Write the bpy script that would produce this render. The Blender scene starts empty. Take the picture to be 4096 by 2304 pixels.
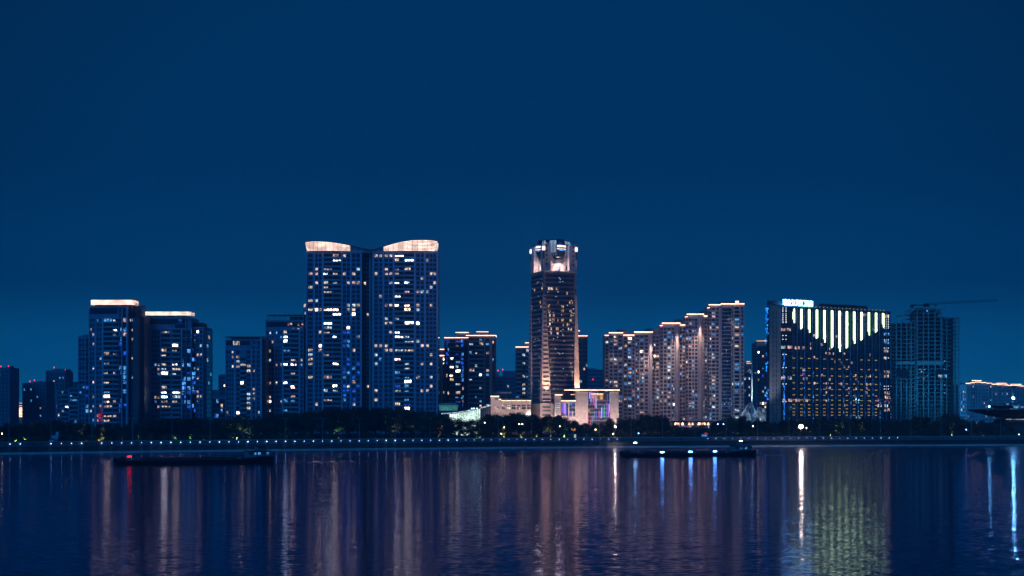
import bpy, bmesh, math, random
from mathutils import Vector, Matrix
SC = bpy.context.scene
COL = SC.collection
RAD = math.radians
# ------------------------------------------------------------------ survey of the place
# metres; camera at the origin of the plan, looking along +Y, HC above the water
F, CX, HOR, HC, G = 6000.0, 2048.0, 1655.0, 19.3, 5.7
def PX(X, d): return (X - CX) / F * d
def PZ(Y, d): return HC + (HOR - Y) / F * d
def lerp(a, b, t): return a + (b - a) * t
def interp(tab, x):
    if x <= tab[0][0]: return tab[0][1] + (x - tab[0][0]) * (tab[1][1] - tab[0][1]) / (tab[1][0] - tab[0][0])
    for (x0, y0), (x1, y1) in zip(tab, tab[1:]):
        if x <= x1: return lerp(y0, y1, (x - x0) / (x1 - x0))
    (x0, y0), (x1, y1) = tab[-2], tab[-1]
    return y1 + (x - x1) * (y1 - y0) / (x1 - x0)

# ------------------------------------------------------------------ materials
def _mat(name):
    m = bpy.data.materials.new(name); m.use_nodes = True
    nt = m.node_tree; nt.nodes.clear()
    out = nt.nodes.new('ShaderNodeOutputMaterial')
    return m, nt, out
def N(nt, t, **kw):
    n = nt.nodes.new(t)
    for k, v in kw.items():
        if k in n.inputs: n.inputs[k].default_value = v
        else: setattr(n, k, v)
    return n
def surf(name, col, rough=.7, var=.25, scale=.25, spec=.3, metal=0.0):
    m, nt, out = _mat(name)
    b = N(nt, 'ShaderNodeBsdfPrincipled', Roughness=rough, Metallic=metal)
    b.inputs['Specular IOR Level'].default_value = spec
    g = N(nt, 'ShaderNodeNewGeometry')
    n = N(nt, 'ShaderNodeTexNoise', Scale=scale, Detail=4.0, Roughness=.6)
    nt.links.new(g.outputs['Position'], n.inputs['Vector'])
    r = N(nt, 'ShaderNodeMapRange'); r.inputs[1].default_value = .3; r.inputs[2].default_value = .7
    r.inputs[3].default_value = 1 - var; r.inputs[4].default_value = 1 + var
    nt.links.new(n.outputs['Fac'], r.inputs[0])
    mx = N(nt, 'ShaderNodeMix', data_type='RGBA', blend_type='MULTIPLY'); mx.inputs[0].default_value = 1
    mx.inputs[6].default_value = (*col, 1); nt.links.new(r.outputs[0], mx.inputs[7])
    nt.links.new(mx.outputs[2], b.inputs['Base Color']); nt.links.new(b.outputs[0], out.inputs[0])
    return m
def glow(name, col, s, var=0.0, scale=.5, fine=0.0):
    """something that gives off light; var = uneven brightness from room to room, fine = furniture and curtains behind the pane"""
    m, nt, out = _mat(name)
    e = N(nt, 'ShaderNodeEmission'); e.inputs[0].default_value = (*col, 1); e.inputs[1].default_value = s
    if var or fine:
        g = N(nt, 'ShaderNodeNewGeometry')
        n = N(nt, 'ShaderNodeTexNoise', Scale=scale, Detail=0.0)
        nt.links.new(g.outputs['Position'], n.inputs['Vector'])
        r = N(nt, 'ShaderNodeMapRange'); r.inputs[1].default_value = .32; r.inputs[2].default_value = .68
        r.inputs[3].default_value = s * (1 - var); r.inputs[4].default_value = s * (1 + var)
        nt.links.new(n.outputs['Fac'], r.inputs[0])
        n2 = N(nt, 'ShaderNodeTexNoise', Scale=1.1, Detail=2.0)
        nt.links.new(g.outputs['Position'], n2.inputs['Vector'])
        r2 = N(nt, 'ShaderNodeMapRange'); r2.inputs[1].default_value = .35; r2.inputs[2].default_value = .62
        r2.inputs[3].default_value = 1 - fine; r2.inputs[4].default_value = 1 + fine
        nt.links.new(n2.outputs['Fac'], r2.inputs[0])
        mu = N(nt, 'ShaderNodeMath', operation='MULTIPLY')
        nt.links.new(r.outputs[0], mu.inputs[0]); nt.links.new(r2.outputs[0], mu.inputs[1])
        nt.links.new(mu.outputs[0], e.inputs[1])
    nt.links.new(e.outputs[0], out.inputs[0])
    return m
def glassy(name, col, rough=.12):
    m = surf(name, col, rough, .35, .4, .5); return m

M = {}
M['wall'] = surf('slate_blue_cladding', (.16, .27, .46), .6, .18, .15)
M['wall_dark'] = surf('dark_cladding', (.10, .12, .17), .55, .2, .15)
M['wall_far'] = surf('far_concrete', (.13, .21, .33), .8, .2, .1)
M['pale'] = surf('pale_cladding', (.38, .54, .76), .5, .12, .3)
M['slab'] = surf('balcony_concrete', (.28, .41, .58), .6, .15, .3)
M['recess'] = surf('recess', (.035, .04, .055), .7, .2, .3)
M['pane'] = glassy('dark_window_glass', (.014, .028, .06), .1)
M['glass'] = glassy('curtain_wall_glass', (.03, .04, .06), .08)
M['frame'] = surf('window_frame', (.12, .14, .18), .5, .1)
M['beige'] = surf('beige_tile', (.42, .36, .37), .7, .15, .2)
M['beige_dark'] = surf('beige_tile_weathered', (.30, .27, .27), .7, .15, .2)
M['stone'] = surf('stone_cladding', (.42, .38, .37), .7, .2, .5)
M['stone_band'] = surf('stone_spandrel', (.16, .15, .18), .5, .15, .4)
M['roofing'] = surf('dark_roofing', (.05, .055, .07), .7, .2, .3)
M['steel'] = surf('painted_steel', (.32, .36, .40), .45, .1, .5, .5)
M['white_steel'] = surf('white_steel', (.75, .78, .8), .4, .05, .5, .5)
M['dark_steel'] = surf('dark_steel', (.045, .05, .06), .5, .2, .5)
M['raw'] = surf('raw_concrete', (.42, .46, .50), .85, .2, .2)
M['hull'] = surf('black_hull_paint', (.012, .012, .016), .5, .4, .6)
M['deck'] = surf('barge_deck', (.05, .055, .07), .7, .3, .5)
M['cabin'] = surf('barge_cabin_paint', (.22, .25, .28), .6, .2, .5)
M['leaf'] = surf('night_foliage', (.045, .06, .035), .7, .5, .35)
M['leaf_b'] = surf('night_foliage_pale', (.075, .095, .045), .7, .4, .35)
M['bark'] = surf('bark', (.10, .085, .07), .9, .3, 1.2)
M['river_wall'] = surf('river_wall_concrete', (.13, .15, .19), .8, .25, .35)
M['revet'] = surf('wet_dark_stone', (.028, .032, .04), .6, .4, .5)
M['ledge'] = surf('pale_ledge_concrete', (.42, .45, .46), .8, .3, .2)
M['paving'] = surf('promenade_paving', (.18, .18, .19), .8, .2, .3)
M['earth'] = surf('ground_earth', (.05, .055, .05), .9, .4, .05)
# lights
LC = dict(warm=(1, .72, .52), pink=(1, .62, .54), cool=(.66, .86, 1), cyan=(.12, .46, 1), blue=(.02, .13, 1), amber=(1, .52, .13), green=(.35, 1, .75), red=(1, .02, .03), violet=(.5, .12, 1))
for k, c in LC.items():
    M['w_' + k] = glow('lit_room_or_glint_' + k, c, dict(warm=.75, pink=.6, cool=.7, cyan=.7, blue=.6, amber=.5, green=.5, red=.9, violet=.5)[k] * .95, .85, .55, .6)  # blue and cyan also stand in for LED glints on glass
for k in ('warm', 'pink', 'cool'): M['w_hot_' + k] = glow('bright_room_' + k, LC[k], 7.5, .95, .5, .6)
M['w_led_blue'] = glow('blue_led_pane', (.015, .24, 1), 1.9, .6, .3)
M['crown'] = glow('lit_louvre', (1, .69, .58), 3.1, .3, .25)
M['crown_back'] = glow('lit_crown_screen', (1, .50, .42), .13, .3, .15)
M['strip'] = glow('roof_edge_light', (1, .57, .39), 5.2, .2, .2)
M['strip_dim'] = glow('roof_edge_light_dim', (1, .56, .36), 2.6, .3, .2)
M['led'] = glow('white_led_bar', (.68, 1, .48), 5.2)
M['sign'] = glow('sign_letter', (.17, .54, 1), 15.0)
M['dot_amber'] = glow('amber_dot', (1, .66, .12), 1.15)
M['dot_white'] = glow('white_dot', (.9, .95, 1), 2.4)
M['dot_blue'] = glow('blue_white_dot', (.35, .6, 1), 2.4)
M['lamp'] = glow('lamp_white', (.24, .48, 1), 15)
M['lamp_warm'] = glow('lamp_warm', (1, .78, .5), 14)
M['lamp_red'] = glow('lamp_red', (1, .008, .012), 7)
M['beacon'] = glow('beacon_red', (1, .01, .03), 5)
M['flood'] = glow('flood_warm', (1, .78, .55), 85)
M['flood_blue'] = glow('flood_blue', (.25, .68, 1), 260); M['flood_blue_dim'] = glow('flood_blue_dim', (.2, .66, 1), 14)
M['hall_glow'] = glow('hall_glass_lit', (.72, 1, .88), 1.2, .35, .2, .4)
M['dome_glow'] = glow('dome_glass_lit', (.12, .62, .60), .35, .3, .3, .4)
for k, c in dict(blue=(.05, .16, 1), pink=(1, .22, .55), violet=(.55, .18, 1), white=(.9, .85, 1), red=(1, .06, .14), green=(.08, .9, .35), sky=(.1, .5, 1)).items():
    M['neon_' + k] = glow('neon_' + k, c, 1.4)

# ------------------------------------------------------------------ mesh builder
class MB:
    def __init__(s): s.v, s.f, s.m, s.mats = [], [], [], []
    def mi(s, mat):
        if mat not in s.mats: s.mats.append(mat)
        return s.mats.index(mat)
    def add(s, vs, fs, mat):
        o = len(s.v); s.v.extend(vs); i = s.mi(mat)
        for f in fs: s.f.append([o + k for k in f]); s.m.append(i)
    def box(s, x0, x1, y0, y1, z0, z1, mat):
        v = [(x0, y0, z0), (x1, y0, z0), (x1, y1, z0), (x0, y1, z0), (x0, y0, z1), (x1, y0, z1), (x1, y1, z1), (x0, y1, z1)]
        s.add(v, [(0, 3, 2, 1), (4, 5, 6, 7), (0, 1, 5, 4), (1, 2, 6, 5), (2, 3, 7, 6), (3, 0, 4, 7)], mat); return s
    def quad(s, a, b, c, d, mat): s.add([a, b, c, d], [(0, 1, 2, 3)], mat); return s
    def prism(s, poly, z0, z1, mat):
        n = len(poly)
        v = [(x, y, z0) for x, y in poly] + [(x, y, z1) for x, y in poly]
        s.add(v, [tuple(range(n))[::-1], tuple(range(n, 2 * n))] + [(i, (i + 1) % n, n + (i + 1) % n, n + i) for i in range(n)], mat); return s
    def hexa(s, bot, top, mat):
        n = len(bot)
        s.add(list(bot) + list(top), [tuple(range(n))[::-1], tuple(range(n, 2 * n))] + [(i, (i + 1) % n, n + (i + 1) % n, n + i) for i in range(n)], mat); return s
    def ribbon(s, top, bot, mat):
        n = len(top); s.add(list(top) + list(bot), [(i, n + i, n + i + 1, i + 1) for i in range(n - 1)], mat); return s
    def bar(s, a, b, r, mat, sides=5, r2=None):
        a, b = Vector(a), Vector(b); d = (b - a)
        if d.length < 1e-6: return s
        d.normalize(); u = d.orthogonal().normalized(); w = d.cross(u); r2 = r if r2 is None else r2
        v = [tuple(p + (u * math.cos(2 * math.pi * k / sides) + w * math.sin(2 * math.pi * k / sides)) * q) for p, q in ((a, r), (b, r2)) for k in range(sides)]
        n = sides
        s.add(v, [tuple(range(n))[::-1], tuple(range(n, 2 * n))] + [(i, (i + 1) % n, n + (i + 1) % n, n + i) for i in range(n)], mat); return s
    def path(s, pts, r, mat, sides=5):
        for a, b in zip(pts, pts[1:]): s.bar(a, b, r, mat, sides)
        return s
    def lathe(s, cx, cy, prof, mat, seg=24, sx=1, sy=1, a0=0, a1=2 * math.pi):
        full = abs(a1 - a0 - 2 * math.pi) < 1e-6; n = seg if full else seg + 1
        v = [(cx + math.cos(a0 + (a1 - a0) * k / seg) * r * sx, cy + math.sin(a0 + (a1 - a0) * k / seg) * r * sy, z) for r, z in prof for k in range(n)]
        fs = []
        for j in range(len(prof) - 1):
            for k in range(seg):
                k2 = (k + 1) % n; fs.append((j * n + k, j * n + k2, (j + 1) * n + k2, (j + 1) * n + k))
        s.add(v, fs, mat); return s
    def mesh(s, name):
        me = bpy.data.meshes.new(name); me.from_pydata(s.v, [], s.f)
        for m in s.mats: me.materials.append(m)
        me.polygons.foreach_set('material_index', s.m); me.update(); return me
    def build(s, name, parent=None):
        o = bpy.data.objects.new(name, s.mesh(name)); COL.objects.link(o)
        if parent is not None: o.parent = parent
        return o
def tag(o, label=None, cat=None, group=None, kind=None):
    for k, v in (('label', label), ('category', cat), ('group', group), ('kind', kind)):
        if v: o[k] = v
    return o
def thing(name, label, cat, loc, rz=0, group=None):
    o = bpy.data.objects.new(name, None); COL.objects.link(o); o.location = loc; o.rotation_euler = (0, 0, rz)
    o.empty_display_size = 1; return tag(o, label, cat, group)
def part(name, mb, parent, label=None, kind=None):
    return tag(mb.build(name, parent), label, None, None, kind)
def copy_tree(o, parent=None):
    c = o.copy(); COL.objects.link(c); c.parent = parent
    for ch in o.children: copy_tree(ch, c)
    return c
ORD = 'first second third fourth fifth sixth seventh eighth ninth tenth eleventh twelfth thirteenth fourteenth fifteenth sixteenth seventeenth eighteenth nineteenth twentieth'.split()

# ------------------------------------------------------------------ buildings
PAL_RES = ['warm'] * 7 + ['pink'] * 4 + ['cool'] * 4 + ['cyan'] * 2
PAL_MIX = ['pink'] * 4 + ['cool'] * 4 + ['cyan'] * 5 + ['warm'] * 3
PAL_COLD = ['cool'] * 4 + ['cyan'] * 5 + ['warm'] * 2
UNIT = {}
def unit_window(mat, panes):
    key = (mat.name, panes)
    if key not in UNIT:
        b = MB(); t = .035
        for i in range(panes):
            x0, x1 = i / panes + t, (i + 1) / panes - t
            b.quad((x0, -.5, .05), (x1, -.5, .05), (x1, -.5, .95), (x0, -.5, .95), mat)
        for i in range(panes + 1):
            x = i / panes; b.box(max(0, x - t), min(1, x + t), -1, 0, .05, .95, M['frame'])
        b.box(0, 1, -1, 0, 0, .05, M['frame']); b.box(0, 1, -1, 0, .95, 1, M['frame'])
        UNIT[key] = b.mesh('window')
    return UNIT[key]
class Bld:
    """one building: origin at the front corner of its footprint; u along the front, v to the back, z up"""
    def __init__(s, name, label, X0, X1, d, depth, rz=0, cat='building', group=None, seed=0):
        s.d, s.X0 = d, X0; s.w = (X1 - X0) / F * d; s.dep = depth
        s.root = thing(name, label, cat, (PX(X0, d), d, G), rz, group)
        s.wins, s.hints = [], []; s.R = random.Random(seed or int(X0) + 7)
        s.rz = rz
    def u(s, X): return (X - s.X0) / F * s.d
    def z(s, Y): return PZ(Y, s.d) - G
    def mass(s, X0, X1, Y, v0=0, v1=None, mat='wall', name='wall', zb=0):
        b = MB(); b.box(s.u(X0), s.u(X1), v0, s.dep if v1 is None else v1, zb, s.z(Y), M[mat]); return part(name, b, s.root)
    def fin(s, X, Y, wpx=4, v=0, mat='pale', out=.7, zb=0):
        u, w = s.u(X), wpx / F * s.d / 2
        b = MB(); b.box(u - w, u + w, v - out, v + .2, zb, s.z(Y), M[mat]); return part('pilaster', b, s.root)
    def line(s, X0, X1, Y, hpx=2, v=0, mat='pale', out=.6, name='string_course'):
        h = hpx / F * s.d / 2
        b = MB(); b.box(s.u(X0), s.u(X1), v - out, v + .1, s.z(Y) - h, s.z(Y) + h, M[mat]); return part(name, b, s.root)
    def strip(s, X0, X1, Y, hpx=5, v=0, mat='strip', out=1.0, side=None, dep=None):
        """a lit band under the roof edge, returned along a side wall when asked"""
        h = hpx * .56 / F * s.d; z = s.z(Y)
        b = MB(); b.box(s.u(X0), s.u(X1), v - out, v - out + .25, z - h, z, M[mat])
        b.box(s.u(X0) - .15, s.u(X1) + .15, v - out + .3, v + .4, z - h * .2, z + .35, M['roofing'])
        if side == 'r': b.box(s.u(X1) + .1, s.u(X1) + .35, v, v + (dep or s.dep), z - h, z, M[mat])
        if side == 'l': b.box(s.u(X0) - .35, s.u(X0) - .1, v, v + (dep or s.dep), z - h, z, M[mat])
        return part('roof_light', b, s.root)
    def win(s, u, z, w, h, col=None, v=0, face='f', bright=None): s.wins.append((u, z, w, h, col, v, face))
    def hint(s, pts, fx, fy, cols):
        s.hints += [(fx(x), fy(y), s.R.choice(cols)) for x, y in pts]
    def bay(s, X0, X1, Y, fh, kind='win', n=1, lit=.12, pal=PAL_RES, v=0, zb=1.5, face='f', fill=.62, hh=None, rng=None, par='slab', zones=()):
        """a vertical strip of rooms. rng=(u0,u1) gives the span along a side wall"""
        u0, u1 = rng if rng else (s.u(X0), s.u(X1))
        zt = s.z(Y); k = 0; R = s.R
        used = []
        while zt - (k + 1) * fh > zb:
            z = zt - (k + 1) * fh; w = (u1 - u0) / n
            if kind == 'balc':
                b = MB(); b.box(u0, u1, v - 1.3, v - .05, z, z + .22, M[par]); b.box(u0, u1, v - 1.36, v - 1.28, z - .12, z + .85, M[par])
                part('balcony', b, s.root); f, h, zz = .94, fh - .62, z + .3
            elif kind == 'glass': f, h, zz = .95, fh * .84, z + fh * .08
            else: f, h, zz = fill, hh or fh * .58, z + fh * .22
            for i in range(n):
                uu = u0 + w * (i + (1 - f) / 2); col = None
                if face == 'f' and s.hints:
                    Xa, Xb = s.X0 + (u0 + w * i) * F / s.d, s.X0 + (u0 + w * (i + 1)) * F / s.d
                    Ya, Yb = HOR - (z + fh + G - HC) * F / s.d, HOR - (z + G - HC) * F / s.d
                    for hx, hy, hc in s.hints:
                        if Xa <= hx < Xb and Ya <= hy < Yb: col = hc
                for (Yz0, Yz1, p, cols) in zones:
                    if s.z(Yz1) <= z <= s.z(Yz0) and R.random() < p: col = R.choice(cols)
                if col is None and R.random() < lit: col = R.choice(pal)
                if kind == 'balc' and col in ('warm', 'pink', 'cool') and R.random() < .30: col = 'hot_' + col
                elif col == 'warm' and R.random() < .12: col = 'hot_warm'
                hh_ = h
                if kind == 'balc' and col: h = h * R.choice([.6, .75, .75, 1]); 
                if kind == 'balc' and col and R.random() < .75:      # only half the room is lit or uncurtained
                    q = R.uniform(.45, .75); s.win(uu, zz, w * f * q, h, col, v, face); s.win(uu + w * f * q, zz, w * f * (1 - q), hh_, None, v, face)
                else: s.win(uu, zz, w * f, h, col, v, face)
                h = hh_
            k += 1
    def place(s, u, v, face, o=.04):
        if face == 'f': return (u, v - o, 0), 0
        if face == 'r': return (s.w + o + v, u, 0), math.pi / 2
        return (-o + v, u, 0), -math.pi / 2
    def finish(s, top=100):
        lit = sorted([w for w in s.wins if w[4]], key=lambda w: -w[2] * w[3])
        one, rest = lit[:top], lit[top:] + [w for w in s.wins if not w[4]]
        if len(rest) and len(s.wins) <= top: one, rest = s.wins, []
        for (u, z, w, h, col, v, face) in one:
            m = M['w_' + col] if col else M['pane']
            o = bpy.data.objects.new('window', unit_window(m, 1 if w < 1.1 else (2 if w < 2.6 else 3))); COL.objects.link(o); o.parent = s.root
            (x, y, _), r = s.place(u, v, face)
            if face == 'l': y += 0
            o.location = (x, y, z); o.rotation_euler = (0, 0, r); o.scale = (w, .12, h)
            if face == 'l': o.location = (x, y + w, z)
        if rest:
            b = MB()
            for (u, z, w, h, col, v, face) in rest:
                m = M['w_' + col] if col else M['pane']
                if face == 'f': b.quad((u, v - .06, z), (u + w, v - .06, z), (u + w, v - .06, z + h), (u, v - .06, z + h), m)
                elif face == 'r': x = s.w + .06 + v; b.quad((x, u, z), (x, u + w, z), (x, u + w, z + h), (x, u, z + h), m)
                else: x = -.06 + v; b.quad((x, u + w, z), (x, u, z), (x, u, z + h), (x, u + w, z + h), m)
            o = part('window', b, s.root, None, 'stuff')
            o.data.name = 'remaining_windows'
    def beacon(s, X, Y, v=1):
        b = MB(); u, z = s.u(X), s.z(Y); r = .27
        b.bar((u, v, z - 2.2), (u, v, z), .1, M['dark_steel'])
        b.lathe(u, v, [(0, z), (r * .8, z + .3), (r, z + .8), (r * .7, z + 1.3), (0, z + 1.5)], M['beacon'], 8)
        return part('beacon', b, s.root)
def zf(x0, y0, sc): return (lambda x: x0 + x * sc), (lambda y: y0 + y * sc)
Z1, Z2, Z3, Z4, Z5 = zf(0, 1100, .4831), zf(800, 1200, .4139), zf(1150, 900, .6212), zf(1700, 1250, .3796), zf(2080, 880, .3244)
Z6, Z7, Z8, ZW = zf(2380, 1150, .4487), zf(2950, 1150, .4486), zf(3500, 1150, .4485), zf(1800, 1540, .2717)
HAZE = 0.00025
# ================================================================== far towers on the west bank end
FX, FY = Z1
b = Bld('apartment_tower', 'dim blue tower cut off by the photo edge, two red beacons on top', -60, 39, 1250, 24)
b.mass(-60, 39, 1470, mat='wall_far'); b.mass(20, 36, 1463, 4, 12, 'wall_far', 'roof_hut')
b.bay(-55, 34, 1478, 3.3, 'win', 6, .10, PAL_COLD, fill=.5)
b.beacon(3, 1469); b.beacon(32, 1469); b.finish()
b = Bld('office_building', 'low pale block with gold roof line and two ladders of light', 38, 90, 1330, 22)
b.mass(38, 90, 1619, mat='beige_dark'); b.mass(38, 90, 1612, 0, 22, 'beige', 'attic', b.z(1616))
b.strip(38, 90, 1612, 1.6, 0, 'strip_dim'); b.strip(38, 90, 1622, 2.2, 0, 'strip_dim')
for (xa, xb, ys) in ((55, 61, [1641, 1645, 1650, 1656, 1660]), (77, 89, [1632, 1637, 1642, 1648, 1654, 1660, 1666])):
    m = MB()
    for y in ys: m.box(b.u(xa), b.u(xb), -.7, -.2, b.z(y) - .22, b.z(y) + .22, M['strip'])
    m.box(b.u(xa) - .1, b.u(xa) + .3, -.75, -.1, b.z(ys[-1]), b.z(ys[0]), M['strip_dim'])
    part('ladder_light', m, b.root)
b.bay(40, 54, 1626, 3.4, 'win', 3, .1, ['warm']); b.bay(62, 76, 1626, 3.4, 'win', 3, .05, ['warm']); b.finish()
b = Bld('apartment_tower', 'dim flat-topped tower with red beacons next to the gold-lined block', 89, 184, 1290, 24)
b.mass(89, 130, 1531, mat='wall_far'); b.mass(130, 152, 1527, mat='wall_far'); b.mass(152, 184, 1524, mat='wall_far')
b.bay(92, 182, 1536, 3.2, 'win', 7, .13, PAL_COLD, v=-.05, fill=.45, zb=8); b.beacon(118, 1529); b.beacon(136, 1525); b.finish()
b = Bld('apartment_tower', 'dim blue tower, tallest of the hazy cluster, stepped top', 183, 261, 1340, 24)
b.mass(183, 214, 1482, mat='wall_far'); b.mass(214, 254, 1475, mat='wall_far'); b.mass(254, 261, 1484, mat='wall_far')
b.bay(186, 258, 1490, 3.2, 'win', 6, .07, PAL_COLD, fill=.45, zb=8)
for k in range(14): b.line(183, 190, 1490 + k * 14, 3, 0, 'wall_far', 1.0, 'balcony')
b.beacon(215, 1473); b.beacon(260, 1483); b.finish()
b = Bld('apartment_tower', 'hazy block with two red beacons behind the pale low flats', 258, 314, 1390, 22)
b.mass(258, 300, 1527, mat='wall_far'); b.mass(300, 314, 1539, mat='wall_far')
b.bay(262, 312, 1540, 3.2, 'win', 5, .08, PAL_COLD, fill=.45, zb=8); b.beacon(265, 1526); b.beacon(293, 1536); b.finish()
b = Bld('apartment_block', 'glassy low flats with curved balconies, beside the taller bar-crowned tower', 226, 316, 1130, 20)
b.mass(226, 275, 1562, mat='wall'); b.mass(275, 316, 1551, mat='wall'); b.mass(262, 275, 1556, 3, 14, 'wall', 'stair_core')
b.fin(277, 1551, 2); b.fin(229, 1562, 2); b.line(226, 275, 1563, 1.6); b.line(275, 316, 1552, 1.6)
b.bay(231, 246, 1564, 3.3, 'win', 2, .1, PAL_COLD); b.bay(247, 273, 1564, 3.3, 'balc', 2, .14, ['cool', 'green', 'cool'], v=-.02)
b.bay(280, 314, 1555, 3.3, 'balc', 2, .18, PAL_COLD, v=-.02); b.finish()

# ================================================================== the two towers with lit bar crowns
def bar_crown(b, X0, X1, Y0, Y1, Yb):
    """a floating rounded ring of lit louvres on thin posts above the roof; its far end stands nearer, so it looks a little higher"""
    u0, u1, z0, z1, zb = b.u(X0), b.u(X1), b.z(Y1), b.z(Y0), b.z(Yb)
    fr = MB(); n = 6; dep = 13; rc = 2.6
    pl = [(u0, dep), (u0, rc)] + [(u0 + rc - rc * math.cos(t), rc - rc * math.sin(t)) for t in [math.pi / 2 * k / 4 for k in range(1, 5)]]
    pl += [(u1 - rc + rc * math.sin(t), rc - rc * math.cos(t)) for t in [math.pi / 2 * k / 4 for k in range(0, 5)]] + [(u1, dep)]
    lv = MB()
    for k in range(n):
        za = lerp(z0, z1, (k + .14) / n); zc = lerp(z0, z1, (k + .66) / n)
        lv.ribbon([(x, y - 2, zc) for x, y in pl], [(x, y - 2 + .12, za) for x, y in pl], M['crown'])
    c = part('crown', lv, b.root)
    bk = MB(); bk.ribbon([(x, y - 1.6, z1) for x, y in pl], [(x, y - 1.6, z0) for x, y in pl], M['crown_back']); part('screen', bk, c)
    for k in range(8):
        u = lerp(u0 + 1.5, u1 - 1.5, k / 7); fr.box(u - .12, u + .12, -1.55, -1.25, zb, z1, M['steel'])
    fr.prism([(x, y - 2) for x, y in pl], z1 + .02, z1 + .4, M['steel'])
    part('crown_frame', fr, b.root)
b = Bld('apartment_tower', 'tall slab tower with a floating lit bar on its roof, higher of two', 355, 563, 960, 26)
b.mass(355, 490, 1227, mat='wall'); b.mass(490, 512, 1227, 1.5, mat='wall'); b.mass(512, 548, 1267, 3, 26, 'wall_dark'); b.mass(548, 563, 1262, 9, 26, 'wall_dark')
b.mass(528, 551, 1214, 10, 20, 'wall_far', 'lift_house'); b.mass(372, 520, 1219, 3, 18, 'roofing', 'roof_storey')
bar_crown(b, 363, 537, 1200, 1220, 1230)
for X, Y, w in ((357, 1227, 3), (382, 1340, 4), (411, 1272, 5), (488, 1235, 3), (508, 1227, 5)): b.fin(X, Y, w)
for X0, X1, Y in ((355, 412, 1308), (355, 412, 1340), (355, 512, 1272), (355, 512, 1228)): b.line(X0, X1, Y)
b.hint([(813, 373), (889, 368), (955, 368), (1030, 362), (1085, 360), (955, 473), (1034, 468), (1090, 465), (957, 506), (1034, 504), (838, 689), (767, 763), (880, 651), (960, 648), (880, 725), (960, 795), (880, 828), (888, 905), (765, 903), (880, 898), (885, 968), (890, 1003), (885, 1038), (963, 1038), (770, 1078), (830, 1078), (885, 1078), (885, 1146), (955, 1146), (815, 1180), (885, 1185), (768, 1220), (815, 1215), (885, 1215)], FX, FY, PAL_RES)
b.bay(359, 378, 1272, 3.05, 'win', 2, .03); b.bay(386, 408, 1272, 3.05, 'win', 2, .03)
b.bay(414, 450, 1272, 3.05, 'balc', 1, .05, PAL_COLD); b.bay(452, 474, 1272, 3.05, 'balc', 1, .08, PAL_COLD)
blu = ['blue', 'cyan', 'cyan', 'blue']  # LED reflections in the glass, put in as glowing blue panes
b.bay(476, 487, 1232, 3.05, 'glass', 2, .04, blu, v=0, zones=[(1310, 1660, .45, blu)])
b.bay(491, 506, 1232, 3.05, 'glass', 1, .03, blu, v=1.5, zones=[(1400, 1640, .35, blu)])
b.bay(514, 528, 1270, 3.05, 'win', 2, .06, PAL_RES, v=3); b.bay(360, 470, 1230, 4.4, 'glass', 9, .0, zb=b.z(1268))
# glowing red text-like pattern low on the facade
m = MB(); rr = random.Random(5)
for X, Y, w, h in ((403, 1639, 9, 6), (406, 1651, 5, 9), (398, 1657, 5, 4), (392, 1662, 6, 4), (403, 1660, 7, 5), (394, 1679, 4, 5), (406, 1678, 4, 5), (400, 1669, 4, 4)):
    m.box(b.u(X), b.u(X + w), -1.5, -1.3, b.z(Y + h), b.z(Y), M['w_red'])
part('red_glow_panel', m, b.root)
b.finish()
w = Bld('apartment_tower', 'slim lower wing with slatted roof, joined beside the higher bar-crowned tower', 312, 356, 972, 22)
w.mass(312, 356, 1347, mat='wall'); w.mass(330, 356, 1338, 2, 14, 'wall_dark', 'roof_storey')
m = MB()
for k in range(7): m.box(w.u(312), w.u(356), k * 1.6, k * 1.6 + .5, w.z(1344), w.z(1342.4), M['steel'])
for X in (314, 334, 353): m.box(w.u(X) - .2, w.u(X) + .2, .5, .9, w.z(1348), w.z(1342.4), M['steel'])
part('roof_pergola', m, w.root)
for k in range(6): w.line(311, 353, 1398 + k * 31, 2.2, 0, 'pale', 1.2)
w.fin(342, 1347, 2); w.fin(314, 1347, 2)
w.bay(316, 340, 1352, 3.05, 'win', 2, .06); w.bay(343, 354, 1352, 3.05, 'glass', 1, .05, PAL_COLD, zones=[(1480, 1690, .25, ['blue', 'cyan'])]); w.finish()  # blue zone panes glow in place of reflected LED light

b = Bld('apartment_tower', 'broad tower with a floating lit bar on its roof, lower of two', 564, 763, 985, 26)
b.mass(564, 745, 1270, mat='wall'); b.mass(745, 763, 1270, 1.2, mat='wall'); b.mass(580, 740, 1263, 4, 18, 'roofing', 'roof_storey')
bar_crown(b, 565, 764, 1247, 1262, 1273)
for X, Y, wd in ((566, 1270, 3), (601, 1318, 5), (727, 1318, 4), (643, 1318, 2), (764, 1318, 2)): b.fin(X, Y, wd)
for X0, X1, Y in ((600, 763, 1316), (643, 763, 1350), (564, 745, 1271), (727, 763, 1383)): b.line(X0, X1, Y)
b.hint([(1210, 463), (1235, 463), (1375, 460), (1475, 570), (1470, 602), (1470, 638), (1370, 675), (1203, 677), (1277, 746), (1318, 746), (1372, 745), (1468, 742), (1200, 783), (1310, 780), (1375, 780), (1470, 778), (1322, 820), (1370, 820), (1468, 818), (1397, 922), (1370, 960), (1465, 962), (1280, 995), (1375, 997), (1465, 997), (1522, 992), (1560, 992), (1203, 1030), (1277, 1033), (1315, 1030), (1375, 1031), (1462, 1063), (1212, 1103), (1320, 1101), (1375, 1103), (1522, 850), (1570, 848)], FX, FY, PAL_RES)
b.bay(569, 598, 1320, 3.05, 'win', 2, .03); b.bay(604, 640, 1320, 3.05, 'win', 3, .03)
b.bay(645, 682, 1318, 3.05, 'balc', 1, .06); b.bay(688, 724, 1318, 3.05, 'balc', 1, .06)
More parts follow.
